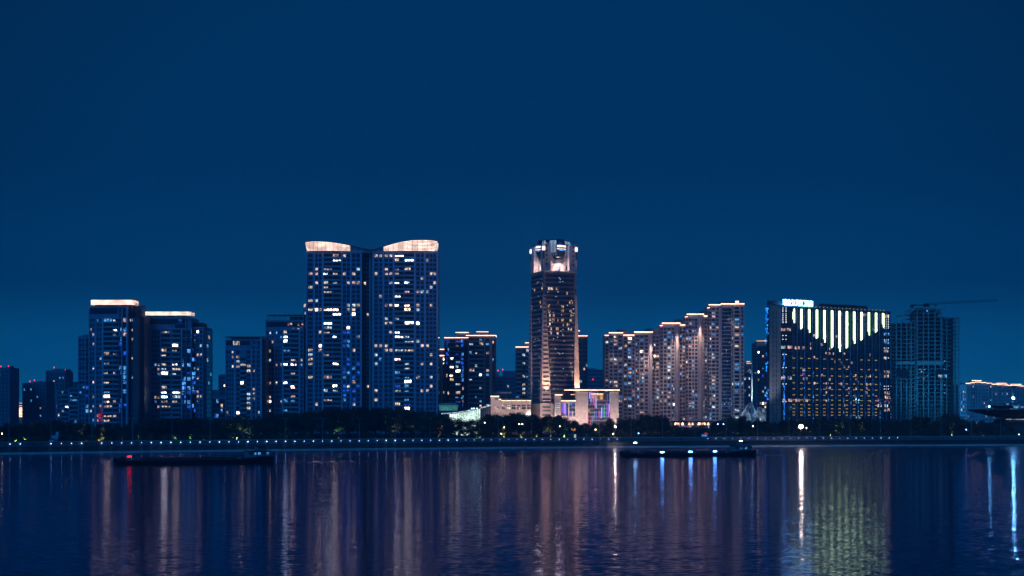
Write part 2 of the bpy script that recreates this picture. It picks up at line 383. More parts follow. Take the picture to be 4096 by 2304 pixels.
b.bay(729, 743, 1320, 3.05, 'glass', 2, .05, blu, zones=[(1500, 1670, .5, blu)]); b.bay(747, 761, 1320, 3.05, 'glass', 1, .05, blu, v=1.2, zones=[(1340, 1640, .4, blu)])
b.bay(569, 700, 1275, 3.9, 'glass', 8, .0, zb=b.z(1316)); b.bay(700, 741, 1275, 3.2, 'glass', 3, .3, ['cyan', 'blue'], zb=b.z(1316)); b.finish()
w = Bld('apartment_tower', 'lower wing with a planted rounded roof terrace beside the broad bar-crowned tower', 763, 821, 990, 24)
m = MB(); rr = 3.2; W_ = w.w
pl = [(0, 24), (0, 0)] + [(W_ - rr + rr * math.sin(t), rr - rr * math.cos(t)) for t in [math.pi / 2 * k / 5 for k in range(6)]] + [(W_, 24)]
m.prism(pl, 0, w.z(1310), M['wall']); part('wall', m, w.root)
m = MB(); m.prism([(x * 1.0 + .0, y - .5) if y < 20 else (x, y) for x, y in pl], w.z(1311), w.z(1308), M['pale']); part('parapet', m, w.root)
m = MB(); rg = random.Random(3)
for k in range(260):
    x, y = rg.uniform(.5, W_ - 1), rg.uniform(.5, 12); z = w.z(1308) + rg.uniform(0, 2.6) * (1 - .5 * abs(x / W_ - .6)); a = rg.uniform(0, 6.28); q = .5
    m.quad((x - q * math.cos(a), y - q * math.sin(a), z), (x + q * math.cos(a), y + q * math.sin(a), z), (x + q * math.cos(a), y + q * math.sin(a), z + .7), (x - q * math.cos(a), y - q * math.sin(a), z + .7), M['leaf'])
part('roof_garden', m, w.root, None, 'stuff')
for Y in (1350, 1383): w.line(763, 812, Y)
w.fin(766, 1310, 4); w.fin(812, 1310, 2)
w.hint([(1665, 600), (1667, 670), (1630, 780), (1628, 850), (1630, 960), (1632, 992), (1665, 992), (1630, 1062)], FX, FY, PAL_RES)
w.bay(769, 782, 1318, 3.05, 'glass', 2, .05, blu, zones=[(1345, 1680, .42, blu)]); w.bay(785, 810, 1318, 3.05, 'win', 2, .05)
w.bay(0, 0, 1318, 3.05, 'glass', 3, .08, PAL_COLD, face='r', rng=(4, 20)); w.finish()

# ================================================================== between the bar towers and the pergola towers
b = Bld('office_building', 'small pale slab with a bright roof light beyond the low glass offices', 826, 876, 1330, 20)
b.mass(826, 857, 1559, mat='beige_dark'); b.mass(857, 876, 1565, mat='beige_dark')
for k in range(5): b.line(830, 874, 1570 + k * 7, 2.5, 0, 'pane', .1, 'window_band')
m = MB(); m.box(b.u(821), b.u(831), -1, 0, b.z(1567), b.z(1560), M['strip']); m.box(b.u(821), b.u(831), -1.05, -.95, b.z(1560.4), b.z(1559), M['steel']); part('roof_light', m, b.root); b.finish()
FX, FY = Z2
b = Bld('office_building', 'low glass offices with blue reflections between the bar-crowned and pergola towers', 819, 903, 1090, 22)
b.mass(819, 903, 1590, mat='wall'); b.mass(819, 903, 1587, 0, 1, 'slab', 'parapet', b.z(1591)); b.mass(840, 880, 1583, 6, 14, 'wall_dark', 'roof_storey')
b.bay(822, 900, 1594, 3.6, 'glass', 9, .10, ['warm', 'cool', 'cyan'], zones=[(1640, 1680, .25, ['blue', 'cyan'])])  # blue zone: reflections in the glass, built as glowing panes
for k in range(6): b.line(819, 903, 1595 + k * 19, 1.6, 0, 'slab', .5)
b.finish()
b = Bld('apartment_tower', 'narrow dim tower beside the lower pergola tower', 874, 904, 1180, 20)
b.mass(874, 904, 1500, mat='wall_far'); b.mass(878, 896, 1496, 3, 9, 'wall_far', 'roof_hut')
for k in range(11): b.line(873, 878, 1508 + k * 15, 4, 0, 'slab', 1, 'balcony')
b.bay(879, 901, 1503, 3.1, 'win', 3, .12); b.finish()

# ================================================================== the two pergola-topped towers
def pergola(b, X0, X1, Yt, Yb, nposts):
    m = MB(); z = b.z(Yt)
    m.box(b.u(X0), b.u(X1), -1, 12, z - .45, z, M['steel'])
    for k in range(nposts): u = lerp(b.u(X0) + .6, b.u(X1) - .6, k / (nposts - 1)); m.box(u - .2, u + .2, -.6, -.2, b.z(Yb), z - .46, M['steel']); m.box(u - .2, u + .2, 10, 10.4, b.z(Yb), z - .46, M['steel'])
    return part('roof_pergola', m, b.root)
b = Bld('apartment_tower', 'dark tower under a thin flat pergola, lower of the pergola pair', 901, 1062, 985, 24)
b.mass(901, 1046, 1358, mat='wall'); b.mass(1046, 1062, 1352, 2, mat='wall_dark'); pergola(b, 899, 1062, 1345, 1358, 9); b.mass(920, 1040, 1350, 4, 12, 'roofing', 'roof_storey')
for X, Y, wd in ((940, 1430, 5), (1006, 1398, 4), (1024, 1375, 2), (1045, 1350, 6), (903, 1358, 2)): b.fin(X, Y, wd)
for X0, X1, Y in ((901, 1007, 1398), (901, 942, 1428), (901, 1045, 1360)): b.line(X0, X1, Y)
b.hint([(370, 420), (320, 418), (318, 528), (365, 530), (320, 565), (370, 565), (370, 608), (368, 635), (420, 635), (475, 640), (478, 668), (530, 665), (322, 637), (475, 930), (475, 962), (475, 998), (475, 1035), (365, 1072), (272, 1073), (525, 885), (530, 955), (520, 845), (568, 1100)], FX, FY, ['warm', 'warm', 'pink', 'cool'])
b.bay(905, 936, 1400, 3.05, 'win', 3, .02, v=0); b.bay(944, 960, 1400, 3.05, 'win', 1, .03, fill=.8); b.bay(961, 985, 1430, 3.05, 'balc', 1, .06); b.bay(986, 1003, 1400, 3.05, 'win', 1, .04, fill=.85)
b.bay(1009, 1022, 1362, 3.05, 'win', 1, .05); b.bay(1027, 1041, 1362, 3.05, 'win', 1, .05); b.bay(905, 1000, 1362, 3.4, 'glass', 7, .04, zb=b.z(1397)); b.bay(1048, 1061, 1356, 3.05, 'win', 1, .05, v=2); b.finish()
b = Bld('apartment_tower', 'dark tower under a raised open pergola, higher of the pergola pair', 1061, 1215, 1000, 25)
b.mass(1061, 1215, 1283, mat='wall'); pergola(b, 1066, 1218, 1258, 1283, 8); b.mass(1158, 1212, 1266, 3, 14, 'wall_dark', 'lift_house'); b.mass(1061, 1215, 1280, 0, .6, 'slab', 'parapet', b.z(1284))
for X, Y, wd in ((1099, 1384, 4), (1131, 1384, 6), (1198, 1320, 5), (1063, 1283, 2)): b.fin(X, Y, wd)
for X0, X1, Y in ((1061, 1200, 1320), (1061, 1133, 1352), (1061, 1133, 1384)): b.line(X0, X1, Y)
b.hint([(668, 308), (778, 342), (840, 304), (845, 343), (845, 380), (842, 418), (845, 492), (700, 420), (668, 495), (748, 645), (686, 570), (780, 606), (840, 607), (940, 606), (920, 566), (990, 566), (672, 945), (675, 985), (744, 792), (830, 792), (940, 830), (840, 980), (940, 980), (940, 945), (683, 1062), (832, 1053), (940, 715)], FX, FY, PAL_RES)
b.bay(1065, 1096, 1322, 3.05, 'win', 3, .03); b.bay(1102, 1129, 1322, 3.05, 'win', 3, .03); b.bay(1134, 1160, 1320, 3.05, 'balc', 1, .08); b.bay(1163, 1195, 1320, 3.05, 'balc', 1, .08); b.bay(1201, 1213, 1322, 3.05, 'win', 1, .08)
b.bay(1066, 1212, 1286, 3.9, 'glass', 10, .0, zb=b.z(1322))
m = MB()
for X, Y in ((1150, 1293), (1161, 1291), (1190, 1294), (1207, 1292), (1168, 1312), (1190, 1313), (1204, 1307)): m.box(b.u(X), b.u(X + 7), -.3, -.1, b.z(Y + 9 if Y < 1300 else Y + 3), b.z(Y), M['w_pink'])
part('lit_clerestory', m, b.root); b.finish()
b = Bld('apartment_tower', 'narrow stepped wing with thin slab balconies against the twin curved-crown tower', 1214, 1232, 1010, 20)
b.mass(1214, 1232, 1240, mat='wall')
for k in range(24): b.line(1211, 1230, 1252 + k * 19, 2, 0, 'slab', 1.2, 'balcony')
m = MB(); m.box(b.u(1216), b.u(1229), -1, -.7, b.z(1228), b.z(1216), M['w_warm']); m.box(b.u(1216), b.u(1229), -.69, 2, b.z(1240), b.z(1214), M['slab']); part('roof_lantern', m, b.root)
b.bay(1216, 1230, 1244, 3.05, 'win', 1, .15, PAL_RES, zones=[(1430, 1680, .3, ['cyan', 'cool'])]); b.finish()

# ================================================================== the twin curved-crown tower
FX, FY = Z3
b = Bld('apartment_tower', 'tallest apartment tower, twin halves under two flaring lit louvre crowns', 1226, 1751, 1000, 28, seed=41)
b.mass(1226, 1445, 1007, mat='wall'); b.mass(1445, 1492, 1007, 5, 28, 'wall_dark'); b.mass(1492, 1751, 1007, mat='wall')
for X0, X1 in ((1226, 1445), (1492, 1751)): b.mass(X0 - 1, X1 + 1, 1003, -.6, 8, 'slab', 'parapet', b.z(1008))
topL = [(1221, 968), (1235, 965.5), (1255, 964.5), (1280, 965), (1310, 967), (1340, 970), (1370, 975), (1402, 981), (1430, 986.5), (1460, 993), (1486, 998)]
topR = [(1486, 998), (1505, 994), (1535, 986), (1573, 975), (1610, 966), (1647, 960.5), (1684, 958.5), (1715, 959), (1735, 960.5), (1751, 964)]
def crown(X0, X1, tab, flare, Xout):
    pts = [lerp(X0, X1, k / 22) for k in range(23)]
    lv, bk, fr = MB(), MB(), MB(); nb = 8
    zb = b.z(1004.5)
    def at(X, t):
        zt = b.z(interp(tab, X) + 2); out = 1 - abs(X - Xout) / abs(X1 - X0)
        bow = 1.6 * math.sin(math.pi * (X - X0) / (X1 - X0))
        fl = flare * max(0, 1 - abs(X - Xout) / 30) * (1 - t) ** 2
        return (b.u(X + fl), -1.2 - bow - 1.0 * t * t, lerp(zb, zt, t))
    for k in range(nb):
        ta, tb = (k + .10) / nb, (k + .52) / nb
        lv.ribbon([at(X, tb) for X in pts], [at(X, ta) for X in pts], M['crown'])
    c = part('crown', lv, b.root)
    bk.ribbon([tuple(Vector(at(X, 1)) + Vector((0, .5, 0))) for X in pts], [tuple(Vector(at(X, 0)) + Vector((0, .5, 0))) for X in pts], M['crown_back']); part('screen', bk, c)
    for X in pts[::2]: fr.path([tuple(Vector(at(X, t)) + Vector((0, -.05, 0))) for t in (0, .33, .66, 1)], .10, M['steel'], 4)
    # return along the outer side wall
    if True:
        sg = -1 if Xout == X0 else 1; sd = MB()
        for k in range(nb):
            ta, tb = (k + .10) / nb, (k + .52) / nb
            A, B_ = at(Xout, ta), at(Xout, tb)
            sd.ribbon([(B_[0], y, B_[2]) for y in (B_[1], 4, 9, 15)], [(A[0], y, A[2]) for y in (A[1], 4, 9, 15)], M['crown'])
        part('crown_return', sd, b.root)
    part('crown_frame', fr, b.root)
crown(1223, 1402, topL, 7, 1223); crown(1535, 1749, topR, -9, 1749)
m = MB(); tab = topL + topR[1:]
xs = [1219] + [lerp(1225, 1750, k / 60) for k in range(61)] + [1754]
t_, b_ = [], []
for X in xs:
    z = b.z(interp(tab, X)); bow = 2.2 if X < 1402 or X > 1535 else .4
    t_.append((b.u(X), -1.4 - bow, z + .25)); b_.append((b.u(X), -1.4 - bow, z - .45))
m.ribbon(t_, b_, M['steel']); back_t = [(x, 17, z) for x, y, z in t_]; back_b = [(x, 17, z) for x, y, z in b_]
m.ribbon(back_t, t_, M['roofing']); m.ribbon(b_, back_b, M['roofing']); m.ribbon(back_b, back_t, M['roofing']); part('roof', m, b.root)
m = MB()        # the unlit middle of the crown: dark glazed walls under the sweeping roof
xs2 = [lerp(1402, 1535, k / 14) for k in range(15)]
m.ribbon([(b.u(X), -.4, b.z(interp(tab, X)) - .3) for X in xs2], [(b.u(X), -.4, b.z(1008)) for X in xs2], M['wall'])
for X in (1403, 1424, 1445, 1492, 1513, 1534): m.box(b.u(X) - .25, b.u(X) + .25, -.8, -.42, b.z(1008), b.z(interp(tab, X)) - .3, M['pale'])
part('attic_wall', m, b.root)
m = MB(); rg = random.Random(8)
m.box(b.u(1240), b.u(1395), 2, 2.4, b.z(1007), b.z(975), M['wall']); m.box(b.u(1545), b.u(1735), 2, 2.4, b.z(1007), b.z(970), M['wall']); part('crown_room', m, b.root)
for x, wd in ((122, 4), (172, 4), (228, 6), (350, 5), (408, 4), (474, 5), (551, 5), (617, 4), (684, 5), (820, 6), (885, 5), (964, 4), (200, 1.5), (380, 1.5), (440, 1.5), (590, 1.5), (650, 1.5), (858, 1.5)): b.fin(FX(x), 1007, wd)
b.fin(FX(527), 1007, 3, v=5)
for xa, xb in ((122, 474), (551, 966)): b.line(FX(xa), FX(xb), FY(243), 2); b.line(FX(xa), FX(xb), 1009, 2.5)
warmN = [(141, 320), (141, 407), (141, 492), (192, 288), (190, 320), (190, 375), (190, 490), (163, 548), (190, 548), (214, 548), (270, 285), (265, 315), (325, 315), (368, 310), (425, 310), (453, 280), (397, 368), (425, 368), (456, 366), (500, 368), (329, 370), (265, 372), (267, 403), (280, 432), (397, 512), (427, 512), (456, 510), (395, 541), (427, 541), (265, 546), (328, 546), (427, 570), (328, 573), (504, 570), (540, 628), (635, 625), (663, 625), (270, 634), (398, 656), (263, 660), (265, 690), (205, 690), (665, 683), (330, 718), (540, 715), (214, 777), (214, 806), (141, 808), (141, 837), (141, 865), (141, 895), (144, 980), (263, 834), (329, 890), (429, 800), (573, 770), (601, 770), (630, 770), (636, 798), (663, 798), (540, 830), (570, 830), (260, 980), (429, 1003), (330, 1037), (373, 1033), (395, 1033), (458, 1031), (507, 1031), (331, 1065), (256, 1070), (541, 1062), (573, 1062), (192, 1152), (265, 1122), (635, 275), (570, 307), (634, 306), (663, 306), (661, 363), (600, 452), (635, 510), (663, 508), (630, 597), (715, 308), (710, 280), (795, 283), (718, 368), (788, 368), (787, 423), (712, 452), (712, 510), (786, 510), (786, 540), (715, 597), (788, 628), (715, 687), (800, 715), (713, 714), (790, 745), (715, 800), (790, 800), (713, 857), (795, 886), (790, 915), (720, 975), (790, 975), (790, 1003), (715, 1060), (805, 1057), (795, 1115), (720, 1145), (800, 1175), (926, 308), (955, 313), (867, 337), (925, 394), (838, 422), (866, 423), (898, 423), (958, 370), (928, 510), (838, 510), (840, 540), (838, 625), (867, 768), (901, 768), (838, 741), (931, 828), (931, 885), (870, 885), (929, 970), (840, 972), (870, 1058), (901, 1058), (922, 1033), (897, 220), (795, 222), (713, 190), (713, 215), (320, 190), (320, 218), (570, 187), (600, 187), (634, 187), (660, 187), (375, 187)]
b.hint(warmN, FX, FY, ['warm', 'warm', 'warm', 'pink', 'warm', 'cool'])
blu2 = ['blue', 'blue', 'cyan']; wht = ['cyan', 'cool', 'blue']  # reflected LED columns, built as self-lit window panes
NB = [(126, 169, 'win', 1, 0, []), (176, 222, 'win', 2, 0, [(1610, 1690, .35, blu2)]), (232, 288, 'balc', 1, 0, []), (291, 346, 'balc', 1, 0, []), (354, 404, 'win', 2, 0, [(1325, 1640, .5, blu2)]), (412, 470, 'win', 2, 0, [(1460, 1640, .28, wht)]),
      (484, 522, 'win', 2, 5, []), (556, 612, 'win', 2, 0, [(1310, 1480, .3, ['cyan', 'cool'])]), (622, 680, 'win', 2, 0, []), (690, 748, 'balc', 1, 0, [(1480, 1560, .5, blu2)]), (752, 815, 'balc', 1, 0, [(1470, 1640, .4, blu2)]), (826, 881, 'win', 2, 0, []), (890, 960, 'win', 3, 0, [])]
for xa, xb, kd, n, v, zs in NB: b.bay(FX(xa), FX(xb), 1010 + 4, 3.0, kd, n, .012, PAL_RES, v=v, zones=zs, fill=.66, zb=6)
b.bay(0, 0, 1014, 3.0, 'win', 4, .12, ['cyan', 'cool'], face='r', rng=(2, 26)); b.finish()
# ================================================================== lit-roofline blocks east of the twin tower
FX, FY = Z4
b = Bld('apartment_tower', 'small stepped block with two stacked roof lights, squeezed beside the twin tower', 1749, 1779, 1120, 20)
b.mass(1749, 1779, 1420, mat='wall_dark'); b.mass(1750, 1778, 1398, 1, 12, 'wall_dark', 'penthouse', b.z(1420))
b.strip(1750, 1779, 1396, 5, 1, 'strip'); b.strip(1750, 1779, 1421, 5, 0, 'strip'); b.fin(1767, 1430, 7, 0, 'beige')
b.bay(1751, 1762, 1428, 3.1, 'win', 1, .08); b.bay(1771, 1778, 1428, 3.1, 'win', 1, .1); b.finish()
b = Bld('apartment_block', 'apartment block under lit roof edge with blue light columns down its front', 1777, 1875, 1080, 24)
b.mass(1777, 1875, 1352, mat='wall_dark'); b.mass(1822, 1876, 1331, 4, 16, 'wall', 'penthouse', b.z(1352)); b.strip(1777, 1876, 1350, 3.6); b.strip(1821, 1875, 1328, 3.2, 4)
b.hint([(240, 292), (350, 357), (305, 495), (262, 565), (350, 560), (238, 665), (312, 663), (355, 625), (312, 730), (355, 763), (240, 862), (355, 862), (350, 930)], FX, FY, ['warm', 'cool', 'warm'])
bz = ['blue', 'blue', 'blue', 'cyan']  # blue columns reflected in the glass, put in as glowing panes
b.bay(1785, 1796, 1356, 3.1, 'glass', 2, .02, zones=[(1360, 1460, .75, bz)]); b.bay(1799, 1822, 1356, 3.1, 'balc', 1, .08, PAL_COLD); b.bay(1822, 1842, 1356, 3.1, 'balc', 1, .1, zones=[(1356, 1390, .6, bz), (1420, 1440, .8, bz), (1560, 1660, .3, bz)])
b.bay(1844, 1854, 1356, 3.1, 'glass', 2, .05, zones=[(1356, 1540, .85, bz), (1540, 1660, .3, bz)]); b.bay(1856, 1872, 1356, 3.1, 'win', 2, .03); b.finish()
b = Bld('apartment_block', 'apartment block with glowing roof edge and a pink-washed corner pier', 1875, 1983, 1060, 25)
b.mass(1875, 1976, 1344, mat='wall_dark'); b.mass(1976, 1983, 1347, 3, 25, 'wall_dark'); b.mass(1907, 1955, 1328, 5, 16, 'wall', 'penthouse', b.z(1344)); b.mass(1962, 1974, 1334, 6, 12, 'wall_dark', 'roof_hut', b.z(1344))
b.strip(1864, 1983, 1341, 4.2, 0, 'strip', side='r', dep=20); b.strip(1905, 1954, 1325, 3, 5)
b.fin(1875, 1344, 2); b.fin(1938, 1350, 5, 0, 'beige_dark'); b.fin(1963, 1360, 10, 0, 'beige', 1.2)
b.hint([(585, 283), (605, 320), (660, 318), (720, 318), (545, 418), (660, 418), (520, 590), (665, 588), (578, 658), (665, 655), (475, 725), (545, 893), (575, 928), (612, 925), (578, 962), (725, 510)], FX, FY, ['warm', 'pink', 'cool', 'cyan'])
b.bay(1877, 1898, 1350, 3.1, 'balc', 1, .05, PAL_COLD); b.bay(1900, 1934, 1350, 3.1, 'balc', 2, .05, PAL_COLD); b.bay(1943, 1957, 1350, 3.1, 'win', 1, .08, PAL_COLD, fill=.8); b.bay(1969, 1976, 1360, 3.1, 'win', 1, .08, PAL_COLD)
b.finish()
b = Bld('apartment_block', 'dim apartment cluster with two red beacons behind the pink-piered block', 1972, 2064, 1280, 24)
b.mass(1972, 2012, 1504, mat='wall_far'); b.mass(2010, 2064, 1500, 2, mat='wall_far'); b.mass(2011, 2062, 1483, 6, 18, 'wall_far', 'penthouse', b.z(1502)); b.mass(1985, 1995, 1487, 5, 10, 'wall_far', 'roof_hut', b.z(1504))
b.bay(1976, 2009, 1508, 3.1, 'balc', 2, .14, PAL_COLD, par='wall_far'); b.bay(2014, 2060, 1508, 3.1, 'win', 4, .12, PAL_COLD, v=2); b.beacon(1992, 1486); b.beacon(2011, 1482); b.finish()
b = Bld('apartment_block', 'slim dark block under a lit roof edge next to the domed office tower', 2062, 2128, 1090, 24)
b.mass(2062, 2128, 1390, mat='wall_dark'); b.mass(2101, 2126, 1372, 3, 14, 'beige_dark', 'penthouse', b.z(1390)); b.strip(2062, 2128, 1387, 4); b.strip(2100, 2126, 1369.5, 4, 3)
b.bay(2064, 2086, 1394, 3.1, 'balc', 1, .12, PAL_COLD); b.bay(2088, 2102, 1394, 3.1, 'win', 1, .2, ['warm', 'cool', 'amber'], fill=.8); b.bay(2104, 2124, 1394, 3.1, 'balc', 1, .15, PAL_COLD); b.finish()
b = Bld('apartment_block', 'slim dark block under a lit roof edge, half hidden behind the office tower', 2300, 2350, 1110, 24)
b.mass(2300, 2350, 1345, mat='wall_dark'); b.mass(2302, 2321, 1323, 3, 12, 'beige_dark', 'penthouse', b.z(1345)); b.strip(2300, 2350, 1342.5, 4); b.strip(2301, 2320, 1321.5, 3.4, 3)
b.bay(2312, 2330, 1350, 3.1, 'win', 1, .2, ['warm', 'pink', 'cool'], fill=.7); b.bay(2331, 2342, 1350, 3.1, 'win', 1, .04); b.bay(2343, 2349, 1350, 3.1, 'glass', 1, .02); b.finish()
b = Bld('office_building', 'unlit dark block with long window bands between office tower and stepped towers', 2348, 2422, 1300, 24)
b.mass(2348, 2422, 1478, mat='wall_far'); b.mass(2352, 2385, 1473, 4, 12, 'wall_far', 'roof_storey', b.z(1478))
for k in range(11): b.line(2352, 2418, 1490 + k * 15, 3, 0, 'slab', .3, 'window_band')
b.beacon(2372, 1521, -1); b.bay(2352, 2418, 1480, 3.2, 'win', 8, .01, ['cyan']); b.finish()

# ================================================================== the domed office tower
FX, FY = Z5
DS = 960
T = thing('office_tower', 'flared stone office tower with glass domes and lit lanterns in its crown', 'office tower', (PX(2214, DS + 14), DS + 14, G), RAD(20))
def tz(Y): return PZ(Y, DS + 4) - G
def ring(q, z, c=0):       # square plan of half-width q, corners cut by c
    return [(-q, -q, z), (q, -q, z), (q, q, z), (-q, q, z)]
HB, HT = 12.15, 11.3       # half-width at the foot and at the crown floor
ZB, ZC, ZT = 0, tz(1088), tz(976)
def hw(z): return lerp(HB, HT, min(1, z / ZC))
m = MB(); zs = [0] + [ZC * k / 8 for k in range(1, 9)]
for a, c in zip(zs, zs[1:]): m.hexa(ring(hw(a), a), ring(hw(c), c), M['stone_band'])
part('wall', m, T)
# bands of glass: one window ribbon on every storey and side, cut into panes
fh = 17.8 / F * DS; rg = random.Random(77)
pane_rest = MB(); lit_made = 0; k = 0; zz = ZC - 1.2
litpts = [(380, 838, 'warm'), (355, 838, 'pink'), (405, 838, 'warm'), (460, 838, 'pink'), (575, 933, 'pink'), (355, 1045, 'amber'), (462, 1042, 'amber'), (615, 1048, 'amber'), (640, 1048, 'amber'), (355, 1100, 'amber'), (523, 1097, 'amber'), (365, 1152, 'pink'), (523, 1152, 'amber'), (625, 1157, 'amber'), (410, 1207, 'pink'), (630, 1213, 'amber'), (365, 1262, 'warm'), (410, 1258, 'amber'), (462, 1260, 'pink'), (525, 1262, 'amber'), (620, 1262, 'warm'), (370, 1315, 'warm'), (530, 1318, 'amber'), (578, 1318, 'amber'), (630, 1325, 'amber'), (390, 1372, 'pink'), (465, 1372, 'pink'), (600, 1372, 'cool'), (465, 1425, 'pink'), (180, 862, 'pink'), (270, 842, 'pink'), (252, 1047, 'amber'), (272, 1047, 'amber')]
while zz - fh > 14:
    z0, z1 = zz - fh * .80, zz - fh * .22; q0, q1 = hw(z0) + .05, hw(z1) + .05
    for side in range(4):
        ca, sa = math.cos(side * math.pi / 2), math.sin(side * math.pi / 2)
        rot = lambda p: (p[0] * ca - p[1] * sa, p[0] * sa + p[1] * ca, p[2])
        n = 22
        for i in range(n):
            a, c = lerp(-.88, .86, i / n), lerp(-.88, .86, (i + .88) / n)
            col = None
            if side == 0 or side == 3:
                # where this pane shows in the photo
                p = rot(((a + c) / 2 * q0, -q0, z0)); co, si = math.cos(RAD(20)), math.sin(RAD(20))
                wx, wy = PX(2214, DS + 14) + p[0] * co - p[1] * si, DS + 14 + p[0] * si + p[1] * co
                X, Y = CX + wx / wy * F, HOR - ((z0 + z1) / 2 + G - HC) / wy * F
                for lx, ly, lc in litpts:
                    if abs(FX(lx) - X) < (3.4 if side == 0 else 2.2) and abs(FY(ly) - Y) < 9: col = lc
                if col is None and Y > 1280 and rg.random() < .012: col = rg.choice(['amber', 'cool', 'warm'])
            mat = M['w_' + col] if col else M['pane']
            qd = [rot((a * q0, -q0, z0)), rot((c * q0, -q0, z0)), rot((c * q1, -q1, z1)), rot((a * q1, -q1, z1))]
            if col and lit_made < 99:
                w = MB(); w.quad(*[tuple(Vector(p) * 1.004) for p in qd], mat); part('window', w, T); lit_made += 1
            else: pane_rest.quad(*qd, mat)
    zz -= fh; k += 1
part('window', pane_rest, T, None, 'stuff').data.name = 'remaining_windows'
# tall tapering stone ribs at the corners, with a column of dark slots
def rib(sx, sy, side):
    m = MB(); ca, sa = math.cos(side * math.pi / 2), math.sin(side * math.pi / 2)
    rot = lambda p: (p[0] * ca - p[1] * sa, p[0] * sa + p[1] * ca, p[2])
    ztop = tz(1180)
    for a, c in zip([0, .25, .5, .75], [.25, .5, .75, 1]):
        za, zc = a * ztop, c * ztop; wa, wc = lerp(6.2, 1.4, a), lerp(6.2, 1.4, c); qa, qc = hw(za), hw(zc)
        ea, ec = lerp(1.5, .25, a), lerp(1.5, .25, c)
        x0a, x0c = -qa - ea, -qc - ec
        bot = [(x0a, -qa - ea, za), (-qa + wa, -qa - ea, za), (-qa + wa, -qa + .1, za), (-qa + .2, -qa + .1, za), (-qa + .2, -qa + wa * .6, za), (x0a, -qa + wa * .6, za)]
        top = [(x0c, -qc - ec, zc), (-qc + wc, -qc - ec, zc), (-qc + wc, -qc + .1, zc), (-qc + .2, -qc + .1, zc), (-qc + .2, -qc + wc * .6, zc), (x0c, -qc + wc * .6, zc)]
        m.hexa([rot(p) for p in bot], [rot(p) for p in top], M['beige'])
    o = part('corner_pier', m, T)
    sl = MB(); z = ztop - 2
    while z > 4:
        t = z / ztop; q = hw(z); e = lerp(1.5, .25, t) + .05; wd = lerp(6.2, 1.4, t)
        xa, xb = -q - e + wd * .14, -q + wd * .86
        sl.quad(rot((xa, -q - e, z)), rot((xb, -q - e, z)), rot((xb, -q - e, z + 1.0)), rot((xa, -q - e, z + 1.0)), M['recess']); z -= fh
    part('slot', sl, o)
for side in range(4): rib(0, 0, side)
# small glowing white dots scattered over the glass
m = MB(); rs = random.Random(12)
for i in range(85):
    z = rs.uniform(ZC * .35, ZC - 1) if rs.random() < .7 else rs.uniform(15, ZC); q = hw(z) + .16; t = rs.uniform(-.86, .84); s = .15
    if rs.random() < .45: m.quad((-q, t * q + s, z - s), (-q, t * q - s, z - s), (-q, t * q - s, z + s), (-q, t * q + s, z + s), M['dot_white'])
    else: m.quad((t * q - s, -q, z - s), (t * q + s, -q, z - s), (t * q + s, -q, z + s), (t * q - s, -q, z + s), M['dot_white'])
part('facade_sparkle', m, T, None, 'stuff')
# crown: terrace, four corner piers, recessed lit walls, a glass dome in each side
m = MB(); m.box(-HT - .3, HT + .3, -HT - .3, HT + .3, ZC, ZC + .6, M['stone']); part('terrace', m, T)
m = MB(); z1 = ZT - 1.5
m.box(-8.1, 8.1, -8.1, 8.1, ZC + .6, z1 + .4, M['beige']); part('crown_core', m, T)
for sx, sy in ((-1, -1), (1, -1), (1, 1), (-1, 1)):
    m = MB(); a, c = sorted((sx * 6.4, sx * HT)); d_, e = sorted((sy * 6.4, sy * HT)); m.box(a, c, d_, e, ZC + .62, z1 + .9, M['beige'])
    for kk in range(6):
        z = ZC + 4 + kk * 2.9
        m.box(sx * 9.2 - .5, sx * 9.2 + .5, sy * (HT + .02) - .03, sy * (HT + .02) + .03, z, z + 1.4, M['pane'])
    p = part('crown_pier', m, T)
    m = MB(); x, y = sx * (HT - .1), sy * (HT - .1)
    m.box(x - .5, x + .5, y - .5, y + .5, z1 - 8.5, z1 - 3.5, M['roofing']); 
    m.hexa([(x - .25, y - .25, z1 - 14), (x + .25, y - .25, z1 - 14), (x + .25, y + .25, z1 - 14), (x - .25, y + .25, z1 - 14)], [(x - .5, y - .5, z1 - 8.5), (x + .5, y - .5, z1 - 8.5), (x + .5, y + .5, z1 - 8.5), (x - .5, y + .5, z1 - 8.5)], M['stone']); part('bracket', m, p)
    m = MB(); m.box(x - .75, x + .75, y - .75, y + .75, z1 - 3.0, z1 - .2, M['crown'])
    for kk in range(5): m.box(x - .82, x + .82, y - .82, y + .82, z1 - 3.0 + kk * .64, z1 - 2.87 + kk * .64, M['steel'])
    part('lantern', m, T)
    m = MB(); m.bar((x, y, z1 - .2), (x, y, z1 + 6), .16, M['dark_steel']); m.bar((x, y, z1 + 6), (x, y, z1 + 19), .07, M['dark_steel']); part('antenna', m, T)
